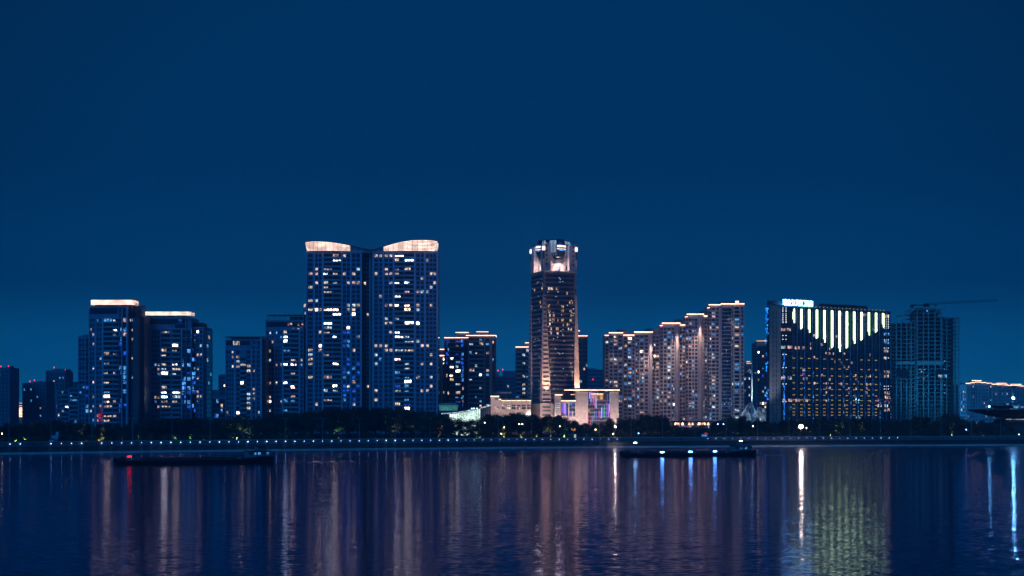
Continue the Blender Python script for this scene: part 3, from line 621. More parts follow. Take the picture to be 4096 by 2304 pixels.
for side in range(4):
    ca, sa = math.cos(side * math.pi / 2), math.sin(side * math.pi / 2)
    cx_, cy_ = 5.9 * sa, -5.9 * ca
    zc = ZC + 15.2; prof = [(3.0, zc - 7.0), (4.6, zc - 5.4), (5.7, zc - 3), (6.15, zc), (5.9, zc + 2.6), (5.2, zc + 4.6), (4.4, zc + 6.0), (0, zc + 6.3)]
    m = MB(); m.lathe(cx_, cy_, prof, M['glass'], 28); dm = part('glass_dome', m, T)
    m = MB(); m.lathe(cx_, cy_, [(4.2, zc - 9.6), (4.2, zc - 6.9), (3.0, zc - 6.85)], M['stone'], 24); part('dome_drum', m, dm)
    dots, rl = MB(), MB()
    def rad(z): return interp([(b_, a_) for a_, b_ in prof[:-1]], z)
    for kk in range(28):
        ang = -math.pi / 2 + side * math.pi / 2 + lerp(-1.45, 1.45, kk / 27)
        for j in range(15):
            z = zc - 4.2 + j * .66; r = rad(z) + .06
            if -.4 < lerp(-1.45, 1.45, kk / 27) < .9: continue
            if j < 3 and kk % 3: continue
            p = Vector((cx_ + math.cos(ang) * r, cy_ + math.sin(ang) * r, z)); tn = Vector((-math.sin(ang), math.cos(ang), 0)) * .12; up = Vector((0, 0, .12))
            dots.quad(tuple(p - tn - up), tuple(p + tn - up), tuple(p + tn + up), tuple(p - tn + up), M['dot_blue'] if kk % 4 else M['dot_white'])
    part('light_dots', dots, dm)
    for j in range(2):      # lit interior floor seen through the glass
        z0, z1_ = (zc - .6, zc + 1.9) if j == 0 else (zc - 1.5, zc - .9)
        pts = [-math.pi / 2 + side * math.pi / 2 + lerp(-.35, .85, q / 8) for q in range(9)]
        rl.ribbon([(cx_ + math.cos(a) * (rad(z1_) + .05), cy_ + math.sin(a) * (rad(z1_) + .05), z1_) for a in pts], [(cx_ + math.cos(a) * (rad(z0) + .05), cy_ + math.sin(a) * (rad(z0) + .05), z0) for a in pts], M['crown'] if j == 0 else M['w_cyan'])
    part('lit_floor', rl, dm)
    fl = MB()
    for kk in (-5.8, -3.2, -1, 1.4, 3.6, 5.8): fl.box(cx_ + ca * kk - sa * -2.3 - .28, cx_ + ca * kk - sa * -2.3 + .28, cy_ + sa * kk + ca * -2.3 - .28, cy_ + sa * kk + ca * -2.3 + .28, ZC + .62, ZC + 1.1, M['crown'])
    part('terrace_light', fl, T)
    tl = bpy.data.lights.new('terrace_flood', 'POINT'); tl.energy = 5200; tl.color = (1, .72, .6); tl.shadow_soft_size = 2.2
    to = bpy.data.objects.new('terrace_flood', tl); COL.objects.link(to); to.parent = T; to.location = (9.8 * sa, -9.8 * ca, ZC + 3.0)
    bl = bpy.data.lights.new('dome_led_glow', 'POINT'); bl.energy = 1500; bl.color = (.08, .34, 1); bl.shadow_soft_size = 1.5
    bo = bpy.data.objects.new('dome_led_glow', bl); COL.objects.link(bo); bo.parent = T; bo.location = (13.6 * sa, -13.6 * ca, ZC + 17)
m = MB(); m.lathe(0, 0, [(9.6, ZT - 1.4), (9.6, ZT + .2), (9.2, ZT + .6), (0, ZT + .7)], M['roofing'], 32); part('roof_drum', m, T)
m = MB(); m.box(-1.6, 1.6, -8.30, -8.22, ZC + .65, ZC + 4, M['pane']); m.box(5.0, 7.4, -8.32, -8.22, ZC + .65, ZC + 4.2, M['recess']); part('door', m, T)
# stone foot of the tower, with the entrance pier
m = MB(); zq = tz(1615); m.box(-HB - 2.4, HB + 1.5, -HB - 2.0, HB, 0, zq, M['stone']); part('base', m, T)
m = MB(); m.box(-HB - 2.9, -HB + 5.6, -HB - 2.9, -HB - 2.02, 0, zq + .4, M['beige'])
for z in (zq - 2.6, zq - 4.9, zq - 7.6): m.box(-HB - 1.3, -HB + 4.2, -HB - 2.95, -HB - 2.89, z, z + .9, M['recess'])
part('entrance_pier', m, T)
# ================================================================== low civic buildings round the office tower
FX, FY = ZW
b = Bld('civic_hall', 'long warm-lit stone wing with seven roof-lit bays and a stepped turret', 1962, 2124, 945, 24)
X1_ = b.u(1996)
b.mass(1962, 1996, 1586, mat='stone', name='turret'); b.mass(1996, 2003, 1600, 1, mat='stone'); b.mass(2003, 2124, 1605, 2.2, mat='stone')
b.strip(1962, 1996, 1584, 3.6); b.strip(1996, 2004, 1596, 3.6, 1)
b.mass(1998, 2124, 1590, 5, 20, 'roofing', 'roof_storey', b.z(1605)); b.mass(1972, 2046, 1567, 9, 20, 'wall_dark', 'roof_frame', b.z(1590))
for k in range(6):
    xa = 2004 + k * 20.4; X0, X1 = xa + 1.2, xa + 18.5
    b.strip(X0, X1, 1601.5, 3.4, 2.2, 'strip', 1.2)
    b.fin(xa, 1597, 2.6, 1.7, 'stone', 1.3)
    lit = k < 2
    for j, (ya, yb) in enumerate(((1619, 1625), (1628, 1637))):
        for q in range(2): b.win(b.u(X0 + 2 + q * 7.4), b.z(yb), b.u(6.6) - b.u(0), b.z(ya) - b.z(yb), ('warm' if (lit or (k == 3 and q and j)) else None), 2.2)
for q in range(4):
    b.win(b.u(1979 + q * 4.7), b.z(1637), b.u(3.2) - b.u(0), b.z(1627) - b.z(1637), 'warm', 0)
    if q < 3: b.win(b.u(1980 + q * 4.7), b.z(1599), b.u(2.4) - b.u(0), b.z(1590) - b.z(1599), None, 0)
m = MB(); m.lathe(b.u(2114), .6, [(0, b.z(1660)), (1.1, b.z(1658)), (1.3, b.z(1656)), (.9, b.z(1652)), (0, b.z(1651))], M['lamp_warm'], 10); part('porch_globe', m, b.root)
b.finish()
# sweeping glass hall with its drum-like green dome
b = Bld('glass_hall', 'low glass hall under a sweeping upturned roof with a lit edge', 1765, 1963, 925, 24)
tabR = [(1765, 1652), (1800, 1650.5), (1840, 1646), (1880, 1639), (1915, 1631), (1945, 1623), (1963, 1618)]
m, g, e = MB(), MB(), MB(); pts = [lerp(1765, 1963, k / 24) for k in range(25)]
top = [(b.u(X), -1.2, b.z(interp(tabR, X))) for X in pts]
m.ribbon([(x, 22, z) for x, y, z in top], top, M['steel']); m.ribbon(top, [(x, y, z - .9) for x, y, z in top], M['white_steel']); m.ribbon([(x, y, z - .9) for x, y, z in top], [(x, 22, z - .9) for x, y, z in top], M['white_steel'])
part('roof', m, b.root)
e.ribbon([(x, -1.3, z - .1) for x, y, z in top], [(x, -1.3, z - .65) for x, y, z in top], M['w_cool']); part('edge_light', e, b.root)
g.ribbon([(x, 0, z - .95) for x, y, z in top[4:20]], [(x, 0, .3) for x, y, z in top[4:20]], M['hall_glow']); part('glass_front', g, b.root)
g = MB(); g.ribbon([(x, 0, z - .95) for x, y, z in top[19:]], [(x, 0, .3) for x, y, z in top[19:]], M['pane']); part('dark_glass_front', g, b.root, 'unlit end of the glass front')
fr = MB()
for i, (x, y, z) in enumerate(top[4:]): fr.box(x - .09, x + .09, -.25, -.05, .3, z - .95, M['frame'])
for z in (3, 6, 9, 12): fr.box(b.u(1800), b.u(1962), -.22, -.06, z, z + .14, M['frame']) if z < 6 else fr.box(b.u(1870 + z * 3), b.u(1962), -.22, -.06, z, z + .14, M['frame'])
part('glazing_frame', fr, b.root)
m = MB(); m.box(b.u(1765), b.u(1963), .3, 22, 0, b.z(1654), M['wall_dark']); part('wall', m, b.root)
b.finish()
b = Bld('domed_pavilion', 'green-lit oval glass drum between the twin tower and the sweeping hall', 1752, 1832, 965, 14)
uc, ru = b.u(1792), b.u(1831) - b.u(1792)
m = MB(); m.lathe(uc, 6, [(ru * .93, b.z(1642)), (ru * .97, b.z(1630)), (ru, b.z(1620))], M['dome_glow'], 40, 1, .55); part('glass_drum', m, b.root)
m = MB(); m.lathe(uc, 6, [(ru * 1.0, b.z(1619.9)), (ru * 1.02, b.z(1617)), (ru * .9, b.z(1613.5)), (ru * .5, b.z(1612)), (0, b.z(1611.5))], M['steel'], 40, 1, .55); part('roof', m, b.root)
m = MB(); m.lathe(uc, 6, [(ru * 1.0, 0), (ru * 1.0, b.z(1642.3)), (0, b.z(1642.2))], M['wall_dark'], 40, 1, .55); part('wall', m, b.root)
m = MB()
for k in range(40):
    a = 2 * math.pi * k / 40
    m.bar((uc + math.cos(a) * ru * .94, 6 + math.sin(a) * ru * .94 * .55, b.z(1642)), (uc + math.cos(a + .06) * ru * 1.01, 6 + math.sin(a + .06) * ru * 1.01 * .55, b.z(1620)), .07, M['frame'], 4)
part('glazing_frame', m, b.root); b.finish()
# main hall with neon lines
b = Bld('civic_hall', 'big stone hall with bright flat roof edge and coloured neon lines in its glass', 2243, 2478, 930, 30)
b.mass(2301, 2352, 1566, mat='stone'); b.mass(2352, 2441, 1566, 2.4, mat='recess'); b.mass(2441, 2475, 1566, mat='stone'); b.mass(2259, 2301, 1572, 4, mat='recess'); b.mass(2243, 2301, 1603, -2.5, 4, 'stone')
m = MB(); m.box(b.u(2257), b.u(2478), -2.2, 30, b.z(1558.5), b.z(1553), M['roofing']); part('roof', m, b.root)
b.strip(2257, 2478, 1559, 4.6, 0, 'strip', 1.6); b.strip(2243, 2301, 1602, 4.0, -2.5, 'strip', 1.0); b.strip(2284, 2301, 1577, 3, 4, 'strip_dim')
b.win(b.u(2261), b.z(1599), b.u(2300) - b.u(2261), b.z(1579) - b.z(1599), None, 4)
m = MB()
for k in range(7): m.box(b.u(2262 + k * 6.3) - .1, b.u(2262 + k * 6.3) + .1, 3.6, 3.9, b.z(1600), b.z(1572), M['frame'])
part('glazing_frame', m, b.root)
for j, y in enumerate((1602, 1618, 1634, 1650, 1666, 1682, 1696)):
    b.line(2353, 2440, y, 5, 2.4, 'stone_band', .5, 'spandrel')
    for q in range(5):
        lit = (j == 2 and q == 0) or (j == 1 and q == 0 and False)
        b.win(b.u(2354 + q * 17.3), b.z(y + 13.5), b.u(16.2) - b.u(0), b.z(y + 3) - b.z(y + 13.5), 'amber' if lit else None, 2.4)
m = MB(); m.box(b.u(2367), b.u(2414), 1.6, 1.9, b.z(1600), b.z(1577), M['w_amber']); m.box(b.u(2364), b.u(2414), 1.3, 1.58, b.z(1577), b.z(1574.4), M['strip_dim'])
for k in range(9): m.box(b.u(2367 + k * 5.8) - .1, b.u(2367 + k * 5.8) + .1, 1.3, 1.58, b.z(1600), b.z(1577.1), M['frame'])
part('lit_lounge', m, b.root)
for y in (1612, 1630, 1648, 1664): b.line(2276, 2300, y, 4, -2.5, 'stone_band', .3, 'spandrel')
b.win(b.u(2277), b.z(1628), b.u(2300) - b.u(2277), b.z(1615) - b.z(1628), None, -2.5); b.win(b.u(2277), b.z(1662), b.u(2300) - b.u(2277), b.z(1651) - b.z(1662), None, -2.5)
b.win(b.u(2277), b.z(1646), b.u(2300) - b.u(2277), b.z(1633) - b.z(1646), None, -2.5); b.win(b.u(2246), b.z(1664), b.u(2272) - b.u(2246), b.z(1612) - b.z(1664), None, -2.5)
NE = [(2032, 105, 300, 'sky'), (2050, 105, 205, 'blue'), (2058, 105, 200, 'white'), (2072, 95, 245, 'violet'), (2080, 95, 280, 'sky'), (2092, 95, 245, 'violet'), (2113, 105, 285, 'pink'), (2134, 90, 310, 'violet'), (2140, 130, 335, 'red'), (2153, 150, 340, 'white'), (2166, 200, 340, 'blue'), (2175, 90, 230, 'sky'), (2197, 370, 490, 'pink'), (2216, 380, 490, 'violet'), (2234, 330, 490, 'white'), (2243, 300, 480, 'blue'), (2256, 350, 480, 'sky'), (2275, 305, 480, 'green'), (2313, 255, 440, 'violet'), (2335, 265, 480, 'blue'), (2341, 285, 470, 'pink'), (2352, 285, 400, 'white'), (2355, 110, 290, 'sky'), (2320, 130, 230, 'blue'), (2035, 430, 560, 'red'), (2073, 535, 585, 'red'), (2113, 450, 520, 'red'), (2094, 460, 560, 'sky'), (2155, 370, 500, 'blue'), (2135, 380, 500, 'sky'), (2299, 400, 480, 'blue'),
      (1645, 270, 400, 'blue'), (1656, 265, 420, 'violet'), (1664, 270, 400, 'blue'), (1673, 265, 430, 'violet'), (1682, 268, 440, 'violet'), (1690, 265, 420, 'white'), (1698, 270, 450, 'violet'), (1712, 300, 460, 'blue'), (1762, 262, 300, 'sky'), (1785, 262, 300, 'sky'), (1804, 262, 320, 'blue'), (1762, 385, 460, 'blue'), (1780, 385, 460, 'violet'), (1804, 385, 460, 'white'), (1822, 265, 300, 'blue')]
for x, ya, yb, c in NE:
    X = FX(x); v = -3.0 if X < 2301 else 1.5; m = MB(); r = .12
    m.box(b.u(X) - r, b.u(X) + r, v - .1, v + .1, b.z(FY(yb)), b.z(FY(ya)), M['neon_' + c]); part('neon_tube', m, b.root)
m = MB()
for k in range(36): z = b.z(1566) - 1.2 - k * .75; m.box(b.u(2301.5), b.u(2351.5), -.05, 0, z, z + .05, M['recess']); m.box(b.u(2441.5), b.u(2474.5), -.05, 0, z, z + .05, M['recess'])
part('stone_joint', m, b.root, None, 'stuff'); b.finish()
b = Bld('civic_annex', 'small stone annex with a lit white lattice bay beside the neon hall', 2219, 2243, 925, 16)
b.mass(2219, 2243, 1582, mat='stone'); b.strip(2219, 2250, 1578.5, 3.8, 0, 'strip', 1)
m = MB()
for k in range(7): m.box(b.u(2223), b.u(2238), -.5, -.35, b.z(1614 + k * 8), b.z(1612 + k * 8), M['w_cool'])
for k in range(4): m.box(b.u(2223 + k * 5) - .12, b.u(2223 + k * 5) + .12, -.56, -.3, b.z(1666), b.z(1610), M['white_steel'])
part('lattice_bay', m, b.root); b.win(b.u(2223), b.z(1666), b.u(2238) - b.u(2223), b.z(1611) - b.z(1666), None, 0); b.finish()
# ================================================================== five stepped residential towers
def stepped(label, X0, X1, d, parts_, pent, seed):
    b = Bld('apartment_tower', label, X0, X1, d, 22, seed=seed, group='stepped beige towers in a row')
    for (xa, xb, Y, v, strip) in parts_:
        b.mass(xa, xb, Y, v, mat='beige')
        if strip: b.strip(xa - 1, xb + 1, Y - 2.2, strip, v, 'strip', .9)
        else: b.mass(xa, xb, Y - 1.4, v - .25, v + .3, 'beige_dark', 'parapet', b.z(Y + .5))
    for (xa, xb, Y) in pent:
        zb_ = min(b.z(p[2]) for p in parts_)
        b.mass(xa, xb, Y + 5, 5, 14, 'beige_dark', 'penthouse', zb_); b.mass(xa - 1, xb + 1, Y, 4.6, 14.4, 'beige_dark', 'penthouse_roof', b.z(Y + 4))
    return b
FX, FY = Z6
fh = 15.1 / F * 1000
def bays(b, xs, Y, v, lit=.09, kinds='win', zones=()):
    """xs: list of (x0, x1, n) in the photo"""
    for xa, xb, n in xs: b.bay(FX(xa), FX(xb), Y, 15.1 / F * b.d, 'win', n, lit, PAL_MIX, v=v, fill=.80, hh=15.1 / F * b.d * .60, zb=3, zones=zones)
b = stepped('lowest of five stepped beige towers, its crown light reaching only the hall roofline', 2419, 2492, 1000, [(2419, 2436, 1342, .6, 4), (2436, 2491, 1332, 0, 5)], [(2490 - 18, 2510, 1316)], 11)
b.hint([(110, 492), (145, 489), (180, 458), (180, 490), (180, 524), (225, 556), (183, 690), (185, 858), (170, 652), (230, 995), (232, 1028), (185, 885)], FX, FY, ['warm', 'pink', 'cyan', 'cool'])
bays(b, [(92, 122, 1)], 1346, .6); bays(b, [(128, 160, 1), (164, 204, 1), (207, 245, 1)], 1340, 0)
b.fin(FX(126), 1336, 3, 0, 'beige', .5); b.fin(FX(205), 1336, 3, 0, 'beige', .6); b.fin(FX(247), 1336, 4, 0, 'beige', .9); b.finish()
b = stepped('second lowest stepped beige tower, warm light washing one tall pier near its top', 2492, 2640, 1004, [(2492, 2539, 1341, 1.2, 4.5), (2538, 2610, 1329, 0, 5), (2610, 2640, 1337, 4, 0)], [(2588, 2639, 1313)], 12)
b.hint([(308, 488), (310, 556), (310, 588), (312, 622), (375, 518), (310, 757), (352, 755), (372, 755), (415, 485), (416, 586), (420, 652), (418, 756), (418, 790), (380, 824), (418, 824), (313, 858), (268, 858), (265, 790), (352, 925), (383, 922), (350, 960), (383, 960), (312, 995), (420, 992), (280, 992), (385, 1025), (310, 1063), (423, 1093), (530, 615), (558, 615), (565, 688), (565, 715), (565, 852), (532, 990), (567, 990), (205, 795)], FX, FY, PAL_MIX)
bays(b, [(258, 288, 1), (291, 330, 1), (333, 356, 1)], 1346, 1.2); bays(b, [(360, 392, 2), (398, 438, 1), (442, 474, 1)], 1338, 0); bays(b, [(514, 545, 2), (548, 576, 1)], 1341, 4, .05)
b.fin(FX(395), 1333, 3, 0, 'beige', .5); b.fin(FX(436), 1333, 4, 0, 'beige', .8); b.fin(FX(496), 1334, 11, 0, 'beige', 2.4); b.finish()
b = stepped('middle stepped beige tower, third from each end of the row', 2640, 2741, 1008, [(2640, 2650, 1303, .8, 5), (2648, 2720, 1293.5, 0, 5), (2714, 2741, 1300, 2.4, 5)], [(2706, 2741, 1276)], 13)
b.hint([(655, 408), (627, 476), (660, 544), (660, 612), (660, 680), (662, 714), (662, 748), (660, 818), (697, 818), (690, 888), (665, 888), (665, 988), (697, 1057), (660, 1057), (635, 1025), (772, 434), (800, 540), (792, 572), (770, 916), (798, 990)], FX, FY, PAL_MIX)
bays(b, [(582, 606, 2), (612, 640, 1), (643, 680, 1), (684, 708, 2)], 1308, 0); bays(b, [(752, 780, 1), (782, 806, 1)], 1306, 2.4, .06)
b.fin(FX(609), 1300, 4, 0, 'beige', .6); b.fin(FX(675), 1299, 2.4, 0, 'beige', .9); b.fin(FX(728), 1298, 11, 0, 'beige', 2.6); b.finish()
b = stepped('second tallest stepped beige tower, beside the one with a curved glass bay', 2741, 2830, 1012, [(2741, 2752, 1268, .8, 4), (2747, 2815, 1257.5, 0, 5), (2806, 2830, 1264, 2.4, 5)], [(2807, 2830, 1241)], 14)
b.hint([(842, 328), (870, 396), (902, 390), (822, 396), (843, 466), (843, 536), (825, 672), (875, 740), (823, 810), (873, 945), (905, 945), (853, 1018), (880, 1022), (850, 1052), (880, 1155), (975, 460), (995, 560), (993, 595), (975, 1052), (975, 1085), (975, 1155)], FX, FY, PAL_MIX)
bays(b, [(812, 830, 1), (833, 862, 1), (865, 888, 1), (890, 915, 1)], 1272, 0); bays(b, [(954, 980, 1), (983, 1002, 1)], 1270, 2.4, .06)
b.fin(FX(831), 1263, 3, 0, 'beige', .5); b.fin(FX(884), 1263, 2.4, 0, 'beige', .9); b.fin(FX(933), 1262, 11, 0, 'beige', 2.6); b.finish()
b = stepped('tallest stepped beige tower with a curved dark glass bay up its front', 2830, 2975, 1016, [(2830, 2838, 1232, .8, 5), (2835, 2885, 1220, 0, 5), (2883, 2975, 1217, -1.4, 5)], [(2886, 2958, 1203)], 15)
b.hint([(1052, 210), (1052, 242), (1083, 345), (1058, 594), (1060, 628), (1060, 800), (1060, 840), (1062, 875), (1062, 908), (1062, 978), (1065, 1012), (1258, 305), (1265, 342), (1290, 342), (1270, 693), (1267, 728), (1268, 870), (1270, 940), (1267, 1080), (1307, 870), (1308, 410), (1310, 345), (1145, 764), (1205, 764), (1152, 940), (1185, 940)], FX, FY, PAL_MIX)
bays(b, [(1008, 1036, 2), (1040, 1074, 1), (1077, 1104, 1)], 1228, 0); bays(b, [(1216, 1230, 1), (1236, 1288, 1), (1302, 1320, 1)], 1226, -1.4)
m = MB(); uc, r = b.u((FX(1126) + FX(1212)) / 2), (b.u(FX(1212)) - b.u(FX(1126))) / 2
m.lathe(uc, -1.4, [(r, 2), (r, b.z(1231))], M['glass'], 20, 1, .55, math.pi, 2 * math.pi); gb = part('curved_bay', m, b.root)
k = 0
m = MB(); z = b.z(1231)
while z > 3: m.lathe(uc, -1.4, [(r + .12, z - .5), (r + .15, z)], M['slab'], 20, 1, .58, math.pi, 2 * math.pi); z -= 15.1 / F * 1016
part('bay_spandrel', m, gb)
m = MB()
for k in range(9): a = math.pi + math.pi * k / 8; m.bar((uc + math.cos(a) * (r + .1), -1.4 + math.sin(a) * (r + .1) * .57, 3), (uc + math.cos(a) * (r + .1), -1.4 + math.sin(a) * (r + .1) * .57, b.z(1231)), .08, M['frame'], 4)
part('glazing_frame', m, gb)
rg = random.Random(31); m = MB()
for k in range(34):
    a = math.pi + rg.uniform(.15, 2.9); zz = b.z(1640) + rg.random() ** 1.8 * 60; m.bar((uc + math.cos(a) * (r + .22), -1.4 + math.sin(a) * (r + .2) * .58, zz), (uc + math.cos(a) * (r + .22), -1.4 + math.sin(a) * (r + .2) * .58, zz + .7), .22, M['w_' + rg.choice(['blue', 'cyan', 'cyan', 'cool'])], 4)
part('lit_pane', m, gb, None, 'stuff')
b.fin(FX(1110), 1222, 8, 0, 'beige', 1.2); b.fin(FX(1127), 1220, 2, -1.4, 'beige', .5); b.fin(FX(1216), 1220, 3, -1.4, 'beige', .5); b.fin(FX(1295), 1220, 5, -1.4, 'beige', .5)
m = MB(); m.box(b.u(2944), b.u(2957), 2, 2.3, b.z(1209), b.z(1203.5), M['strip']); m.box(b.u(2943), b.u(2958), 2.31, 5, b.z(1217), b.z(1202), M['beige']); part('roof_lantern', m, b.root)
b.finish()

# ================================================================== behind the mast
FX, FY = Z7
b = Bld('apartment_block', 'short dark block with gold roof light and white work lights, behind the tall mast', 2973, 3031, 1200, 22)
b.mass(2973, 3031, 1458, mat='wall_dark'); b.mass(2988, 3004, 1446, 3, 12, 'beige_dark', 'penthouse', b.z(1458)); b.strip(2985, 3025, 1452.5, 2.4, 0, 'strip_dim'); b.strip(2988, 3003, 1445, 3, 3, 'strip_dim')
for k in range(7): b.line(3010, 3031, 1462 + k * 5.5, 2, 0, 'slab', .8, 'balcony')
m = MB()
for X, Y in ((2990, 1483), (2996, 1478), (3003, 1483), (3008, 1479), (2999, 1486)): m.box(b.u(X), b.u(X + 4), -.9, -.5, b.z(Y + 3), b.z(Y), M['w_cool'])
part('work_light', m, b.root)
b.hint([(98, 805), (155, 828), (98, 903), (158, 903), (98, 952), (158, 952), (190, 805), (190, 855)], FX, FY, ['cool', 'cool', 'pink', 'warm'])
b.bay(2976, 3010, 1490, 3.3, 'win', 4, .12, ['cool', 'cyan', 'blue']); b.bay(3012, 3029, 1500, 3.3, 'win', 2, .2, ['warm', 'cyan', 'blue', 'pink']); b.finish()
b = Bld('apartment_tower', 'narrow dark tower with gold roof light, tucked behind the hotel stone end', 3025, 3072, 1150, 22)
b.mass(3025, 3072, 1368, mat='wall_dark'); b.mass(3030, 3066, 1363, .5, 12, 'wall', 'attic', b.z(1368)); b.strip(3025, 3067, 1363, 3, 0, 'strip_dim')
m = MB(); m.box(b.u(3025), b.u(3066), -.3, -.1, b.z(1384), b.z(1371), M['beige']); part('washed_panel', m, b.root)
for k in range(20): b.line(3023, 3030, 1390 + k * 15, 3, 0, 'slab', 1, 'balcony')
b.bay(3030, 3046, 1386, 3.0, 'win', 2, .1, ['cyan', 'blue', 'warm']); b.bay(3047, 3066, 1386, 3.0, 'win', 2, .16, ['warm', 'pink', 'cyan', 'cool'], zones=[(1440, 1660, .15, ['warm', 'pink', 'cyan', 'blue'])]); b.finish()

# ================================================================== the riverside hotel
dA, dB = 940, 1000
xA, xB = PX(3069, dA), PX(3562, dB); rzH = math.atan2(dB - dA, xB - xA)
Hh = Bld('hotel_building', 'wide dark glass hotel with a chevron of hanging white light bars', 3069, 3560, dA, 26, rzH)
wH = math.hypot(xB - xA, dB - dA); co, si = math.cos(rzH), math.sin(rzH)
def hu(X):               # where on the slanted front the sight line of photo column X lands
    t = (X - CX) / F; return (t * dA - xA) / (co - t * si)
def hz(Y, u): d = dA + u * si; return PZ(Y, d) - G
ZR = hz(1226, hu(3123))
Hh.w = wH
tq = (3069 - CX) / F; SK = (tq * co + si) / (-tq * si + co)      # the end walls run straight back from the river
def hbox(m, u0, u1, v0, v1, z0, z1, mat): return m.prism([(u0 + v0 * SK, v0), (u1 + v0 * SK, v0), (u1 + v1 * SK, v1), (u0 + v1 * SK, v1)], z0, z1, M[mat])
m = MB(); hbox(m, hu(3123), wH, 0, 22, 0, ZR, 'glass'); part('glass_wall', m, Hh.root)
m = MB(); hbox(m, hu(3078), hu(3123), -.6, 22, 0, ZR, 'stone'); p = part('stone_end_wall', m, Hh.root)
m = MB()
for X in (3088, 3101):
    z = 6
    while z < ZR - 4: m.box(hu(X), hu(X) + .55, -.68, -.6, z, z + 2.1, M['recess']); z += 3.05
part('slot', m, p)
m = MB(); hbox(m, hu(3066), hu(3078), 1.2, 22, 0, ZR, 'glass'); e = part('glass_return', m, Hh.root)
rg = random.Random(9); m = MB()
for k in range(70):
    u = rg.uniform(hu(3066.5), hu(3077)); z = ZR - 1 - rg.random() ** 2.2 * 60; m.box(u, u + rg.uniform(.3, .8), 1.1, 1.18, z - rg.uniform(.4, 1.3), z, M['w_led_blue'])
part('lit_pane', m, e, None, 'stuff')
m = MB(); hbox(m, hu(3066), wH + .2, -.75, 22.2, ZR + .02, ZR + .7, 'wall'); part('parapet', m, Hh.root)
def hroof(Xa, Xb, Y, va, vb, name='roof_storey'):
    m = MB(); hbox(m, hu(Xa) - va * SK, hu(Xb) - va * SK, va, vb, ZR + .7, hz(Y, hu(Xa)) + va * .06, 'roofing'); part(name, m, Hh.root)
hroof(3077, 3130, 1202, 2, 16); hroof(3130, 3258, 1209, 4, 18); hroof(3296, 3420, 1214, 4, 18); hroof(3420, 3492, 1221, 5, 18); hroof(3395, 3440, 1219, 2, 4.8, 'plant_screen'); hroof(3492, 3505, 1236, 5, 14, 'plant_box')
# vertical bays, light bars and the rows of amber window dots
barX = [497, 565, 634, 703, 770, 838, 905, 970, 1035, 1101, 1166, 1230, 1293]
barB = [315, 362, 402, 446, 490, 530, 572, 532, 500, 462, 425, 392, 355]
rows = [630, 717, 782, 850, 903, 957, 1001, 1044, 1078, 1110, 1137]
for i, (x, yb) in enumerate(zip(barX, barB)):
    X = FX(x); u = hu(X); zb = hz(FY(yb), u)
    m = MB()
    for s in (-.78, .12):
        m.box(u + s, u + s + .66, -.72, -.42, zb + (2.2 if s < 0 else 0) * (1 if i % 2 == 0 else -.3), ZR - 1.0 - (2 if (s < 0 and i == 0) else 0), M['led'])
    part('light_bar', m, Hh.root)
    m = MB(); m.box(u - 1.0, u + 1.0, -.40, 0, 0, ZR, M['wall_dark']); part('pier', m, Hh.root)
    m = MB(); un = hu(FX(x + 33)); m.box(un - .25, un + .25, -.5, 0, 0, ZR, M['wall']); part('mullion', m, Hh.root)
HM = MB()
for r, y in enumerate(rows):
    for i, x in enumerate(barX[:12]):
        if r == 0 and i == 8 or r == 1 and i == 8: continue
        X = FX(x); u = hu(X); z = hz(FY(y + (20 - 1.8 * r) * (i / 11)), u); m = MB()
        for s in (-.8, .4): m.box(u + s, u + s + .4, -.62, -.45, z - .17, z + .17, M['dot_amber'])
        if r * 12 + i < 100: part('amber_light', m, Hh.root)
        else:
            for s in (-.8, .4): HM.box(u + s, u + s + .4, -.62, -.45, z - .17, z + .17, M['dot_amber'])
part('amber_light', HM, Hh.root, None, 'stuff')
for k in range(25):
    X = lerp(3173, 3535, k / 24); u = hu(X); m = MB(); m.lathe(u, -.2, [(0, ZR + .7), (.2, ZR + .8), (.2, ZR + 1.1), (0, ZR + 1.2)], M['dot_amber'], 7); part('roof_lamp', m, Hh.root)
